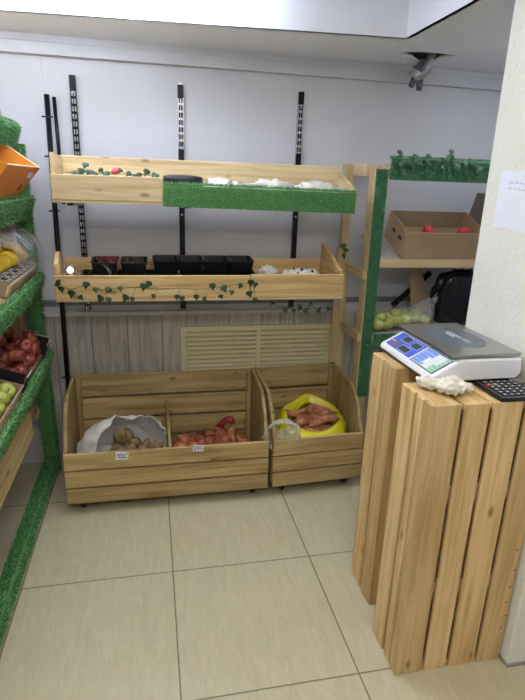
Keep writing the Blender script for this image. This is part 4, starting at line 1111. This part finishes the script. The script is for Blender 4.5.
# slanted panel frame: u along -y (right as seen by the seller), v up the slope
A = V((.788, yb-.012, 1.0325)); U = V((0, -1, 0)); Vv = (V((.866, 0, 1.074))-V((.784, 0, 1.030))).normalized(); N = U.cross(Vv).normalized()
if N.z < 0: N = -N
PM = Matrix(((U.x, Vv.x, N.x, A.x), (U.y, Vv.y, N.y, A.y), (U.z, Vv.z, N.z, A.z), (0, 0, 0, 1)))
M_BLUE = plain('blue_panel_print', S(62, 92, 196), .35); M_LCD = plain('grey_lcd_glass', S(66, 70, 74), .15, var=.03)
M_PALEB = plain('pale_blue_print', S(176, 192, 236), .4)
def pnl(nm, mat, rects, z0, z1, parent=None):
    mb = MB()
    for a, b, c, d_ in rects: mb.box(a, b, c, d_, z0, z1, M=PM)
    return mb.build(nm, mat, parent or t)
L_ = .084
pnl('display_panel', M_BLUE, [(.012, .192, .004, L_-.004)], .0005, .002)
pn = pnl('lcd_screen', M_LCD, [(.058, .106, .050, .074)], .0022, .003); pnl('lcd_frame', M_PALEB, [(.055, .109, .047, .049), (.055, .109, .075, .077), (.055, .0575, .049, .075), (.1065, .109, .049, .075)], .0022, .0028, pn)
pn = pnl('lcd_screen', M_LCD, [(.128, .178, .046, .070)], .0022, .003); pnl('lcd_frame', M_PALEB, [(.125, .181, .043, .045), (.125, .181, .071, .073), (.125, .1275, .045, .071), (.1785, .181, .045, .071)], .0022, .0028, pn)
pn = pnl('lcd_screen', M_LCD, [(.098, .158, .010, .034)], .0022, .003); pnl('lcd_frame', M_PALEB, [(.095, .161, .0075, .0095), (.095, .161, .0345, .0365), (.095, .0975, .0095, .0345), (.1585, .161, .0095, .0345)], .0022, .0028, pn)
pnl('brand_patch', plain('purple_grey_print', S(104, 92, 138), .4), [(.016, .088, .008, .040)], .0022, .0026)
pnl('logo_mark', M_PAPER, [(.020, .036, .028, .032), (.036, .044, .030, .034)], .0028, .0032)
pnl('keypad_border', plain('dark_teal_print', S(44, 66, 74), .4), [(.204, .350, .002, L_-.002)], .0005, .002)
pnl('keypad_sheet', plain('pale_keypad_sheet', S(206, 214, 224), .4), [(.208, .346, .005, L_-.005)], .0022, .0028)
km = {'b': plain('blue_key', S(112, 140, 226), .4), 'w': plain('white_key', S(228, 226, 230), .4), 'g': plain('green_key', S(128, 196, 140), .4)}
kn = 0
for i in range(8):
    for j in range(5):
        c = 'b' if i < 3 or (j >= 3 and i < 4) else ('g' if (i >= 7 or (i >= 6 and j < 2) or (i == 3 and j == 0)) else 'w')
        a = .211+i*.0168; b = .0075+j*.0142
        pnl('key', km[c], [(a, a+.0145, b, b+.012)], .003, .0038)
# platter
MB().box(.90, 1.06, -.44, -.17, 1.0805, 1.0895).build('platter_support', M_BLACK, t)
px0, px1, py0, py1 = .848, 1.094, -.488, -.108
MB().box(px0, px1, py0, py1, 1.090, 1.0955).build('platter', M_STEEL, t, bevel=.0022)
MB().box(px0+.004, px1-.004, py0+.004, py1-.004, 1.0845, 1.0898).build('platter_rim', M_STEEL, t)
mb = MB(); n = 40
mb.add([(  .975+.085*math.cos(2*PI*i/n)*(1+.04*math.sin(4*PI*i/n)), -.30+.125*math.sin(2*PI*i/n), 1.0958) for i in range(n)], [tuple(range(n))])
mb.build('platter_sticker', plain('blue_grey_sticker', S(92, 104, 112), .35), t)
mb = MB()
rr = random.Random(9); y = -.222
for k in range(9):   # worn white script, only strokes remain legible
    wv = .010+.006*rr.random(); mb.box(.978+rr.uniform(-.004, .004), .992+rr.uniform(-.003, .007), y-wv*.35, y, 1.0960, 1.0963); mb.box(.982, .986, y-wv, y, 1.0960, 1.0963); y -= wv+.003
mb.box(.966, .971, -.30, -.245, 1.0960, 1.0963)
mb.build('sticker_lettering', M_PAPER, t)

# ------------------------------------------------------------------ calculator
MC = Matrix.Translation((.935, -.632, .9945)) @ Matrix.Rotation(math.radians(-1.5), 4, 'Z')
MC = MC @ Matrix.Translation((0, 0, 0))
t = thing('calculator', 'black desk calculator with one red key on the nearest crate', 'calculator', M=MC)
cw, cd = .178, .146
MB().box(0, cw, 0, cd, 0, .013, M=MC).build('case', M_BLACK, t, bevel=.003)
mb = MB(); mb.box(.004, cw-.004, .004, .0065, .0132, .0145, M=MC); mb.box(.004, .0065, .0066, cd-.004, .0132, .0145, M=MC); mb.build('silver_rim', M_CHROME, t)
MB().box(.125, cw-.008, .100, cd-.008, .0132, .020, M=MC).build('display_hood', M_CARDG, t, bevel=.002)
M_KEY = plain('dark_grey_key', S(58, 58, 62), .35); M_RED = plain('red_key', S(196, 62, 56), .4); M_GKEY = plain('green_calc_key', S(92, 150, 92), .4)
for i in range(7):
    for j in range(6):
        if i >= 5 and j >= 4: continue
        a, b = .012+i*.0228, .012+j*.0205
        mt = M_RED if (i, j) == (0, 4) else (M_GKEY if (i, j) == (1, 4) else M_KEY)
        o = MB().box(a, a+.0175, b, b+.0145, .0132, .018, M=MC).build('key', mt, t, bevel=.0015)
        mb = MB(); mb.box(a+.006, a+.0115, b+.0045, b+.0095, .0181, .0184, M=MC); mb.build('key_print', M_PAPER, o)

# ------------------------------------------------------------------ knitted gloves
def glove():
    mb = MB(); z = 1.000
    mb.tube([(.775, -.500, z+.012), (.80, -.515, z+.014), (.825, -.53, z+.014)], [.013, .019, .016], 12)
    mb.tube([(.77, -.482, z+.010), (.79, -.487, z+.013), (.815, -.492, z+.014)], [.011, .016, .014], 12)
    mb.tube([(.80, -.55, z+.015), (.825, -.565, z+.019), (.85, -.572, z+.017), (.873, -.575, z+.012)], [.013, .019, .018, .010], 12)
    mb.tube([(.83, -.53, z+.018), (.862, -.533, z+.022), (.885, -.54, z+.016)], [.015, .018, .012], 12)
    mb.tube([(.845, -.51, z+.014), (.875, -.512, z+.018), (.902, -.516, z+.014)], [.011, .016, .012], 12)
    mb.tube([(.87, -.55, z+.012), (.895, -.556, z+.013), (.915, -.56, z+.010)], [.012, .014, .009], 12)
    mb.blob((.84, -.54, z+.016), (.035, .028, .016), .2, 20, 16, 10)
    for i in range(len(mb.v)): mb.v[i] += V((-.026, .004, .002))
    o = mb.build('work_glove', M_GLOVE)
    rm = o.modifiers.new('remesh', 'REMESH'); rm.mode = 'VOXEL'; rm.voxel_size = .0028; rm.use_smooth_shade = True
    tx = bpy.data.textures.new('knit', 'CLOUDS'); tx.noise_scale = .014
    dm = o.modifiers.new('disp', 'DISPLACE'); dm.texture = tx; dm.strength = .017; dm.mid_level = .5
    recentre(o, (.815, -.53, .995))
    return tag(o, 'crumpled white knitted work glove on the nearest crate in front of the scale', 'glove')
glove()

# ------------------------------------------------------------------ paper notice on the pillar
t = thing('paper_notice', 'white paper notice with faint blue print stuck on the white pillar', 'notice', (1.121, -.29, 1.47))
mb = MB()
def pap(u, v):
    return V((1.1195-.003*math.sin(u*3)*v-.002*noise.noise(V((u*4, v*4, 0))), -.196-.21*u, 1.462+.185*v-.004*u+.003*math.sin(u*5)))
mb.grid(pap, 14, 14); mb.build('sheet', M_PAPER, t)
mb = MB(); ink = plain('faint_blue_ink', S(188, 194, 222), .8); rr = random.Random(2)
for v in (.78, .68):
    u = .25
    while u < .85:
        wv = .05+.06*rr.random(); mb.grid(lambda a, b: pap(u+wv*a, v+.03*b)+V((-.0008, 0, 0)), 2, 1); u += wv+.03
mb.build('faint_print', ink, t)

# ------------------------------------------------------------------ fixture hanging from the hole
M_SPOT = plain('dull_grey_metal', S(104, 104, 112), .4, .4)
t = thing('broken_spotlight', 'grey broken light fitting hanging out of the ragged ceiling hole', 'fixture', (1.32, .9, 2.2))
MB().tube([(1.375, .87, 2.30), (1.372, .89, 2.205), (1.345, .905, 2.165), (1.318, .91, 2.13)], [.016, .028, .034, .028], 12).build('conduit', plain('grey_foil_wrap', S(176, 177, 186), .35, .3, var=.25, scale=60, bump=.8), t)
mb = MB(); mb.blob((1.318, .905, 2.150), (.036, .034, .042), .6, 30, 14, 10, seed=3); mb.build('foil', plain('pale_foil', S(190, 192, 200), .3, .6, var=.2, scale=50, bump=.8), t)
mb = MB(); mb.tube([(1.308, .91, 2.135), (1.288, .905, 2.085)], [.017, .014], 10); mb.build('spot_head', M_SPOT, t)
mb = MB(); mb.tube([(1.335, .91, 2.125), (1.335, .905, 2.070)], [.018, .014], 10); mb.build('spot_head', M_SPOT, t)

# ================================================================== WORLD AND CAMERA
w = bpy.data.worlds.new('World'); SC.world = w; w.use_nodes = True
w.node_tree.nodes['Background'].inputs[0].default_value = (.8, .85, 1, 1); w.node_tree.nodes['Background'].inputs[1].default_value = .3
f_, yaw, pitch, roll, cx, cy, ch = 525.005, -.214538, .304863, -.034207, -.05197, -1.87047, 1.57740
cyw, syw = math.cos(yaw), math.sin(yaw)
fw = V((-syw*math.cos(pitch), cyw*math.cos(pitch), -math.sin(pitch)))
r0 = V((cyw, syw, 0)); d0 = fw.cross(r0)
r_ = r0*math.cos(roll)+d0*math.sin(roll); d_ = -r0*math.sin(roll)+d0*math.cos(roll)
up = -d_; bk = -fw
cam = bpy.data.cameras.new('camera'); co = bpy.data.objects.new('camera', cam); COL.objects.link(co)
co.matrix_world = Matrix(((r_.x, up.x, bk.x, cx), (r_.y, up.y, bk.y, cy), (r_.z, up.z, bk.z, ch), (0, 0, 0, 1)))
cam.sensor_fit = 'HORIZONTAL'; cam.sensor_width = 36; cam.lens = 36*f_/525; cam.clip_start = .02
SC.camera = co
vs = SC.view_settings; vs.view_transform = 'Standard'; vs.look = 'None'; vs.gamma = 1; vs.exposure = 0.74
try: vs.use_curve_mapping = False
except Exception: pass
SC.cycles.max_bounces = 8; SC.cycles.diffuse_bounces = 5; SC.cycles.transparent_max_bounces = 16
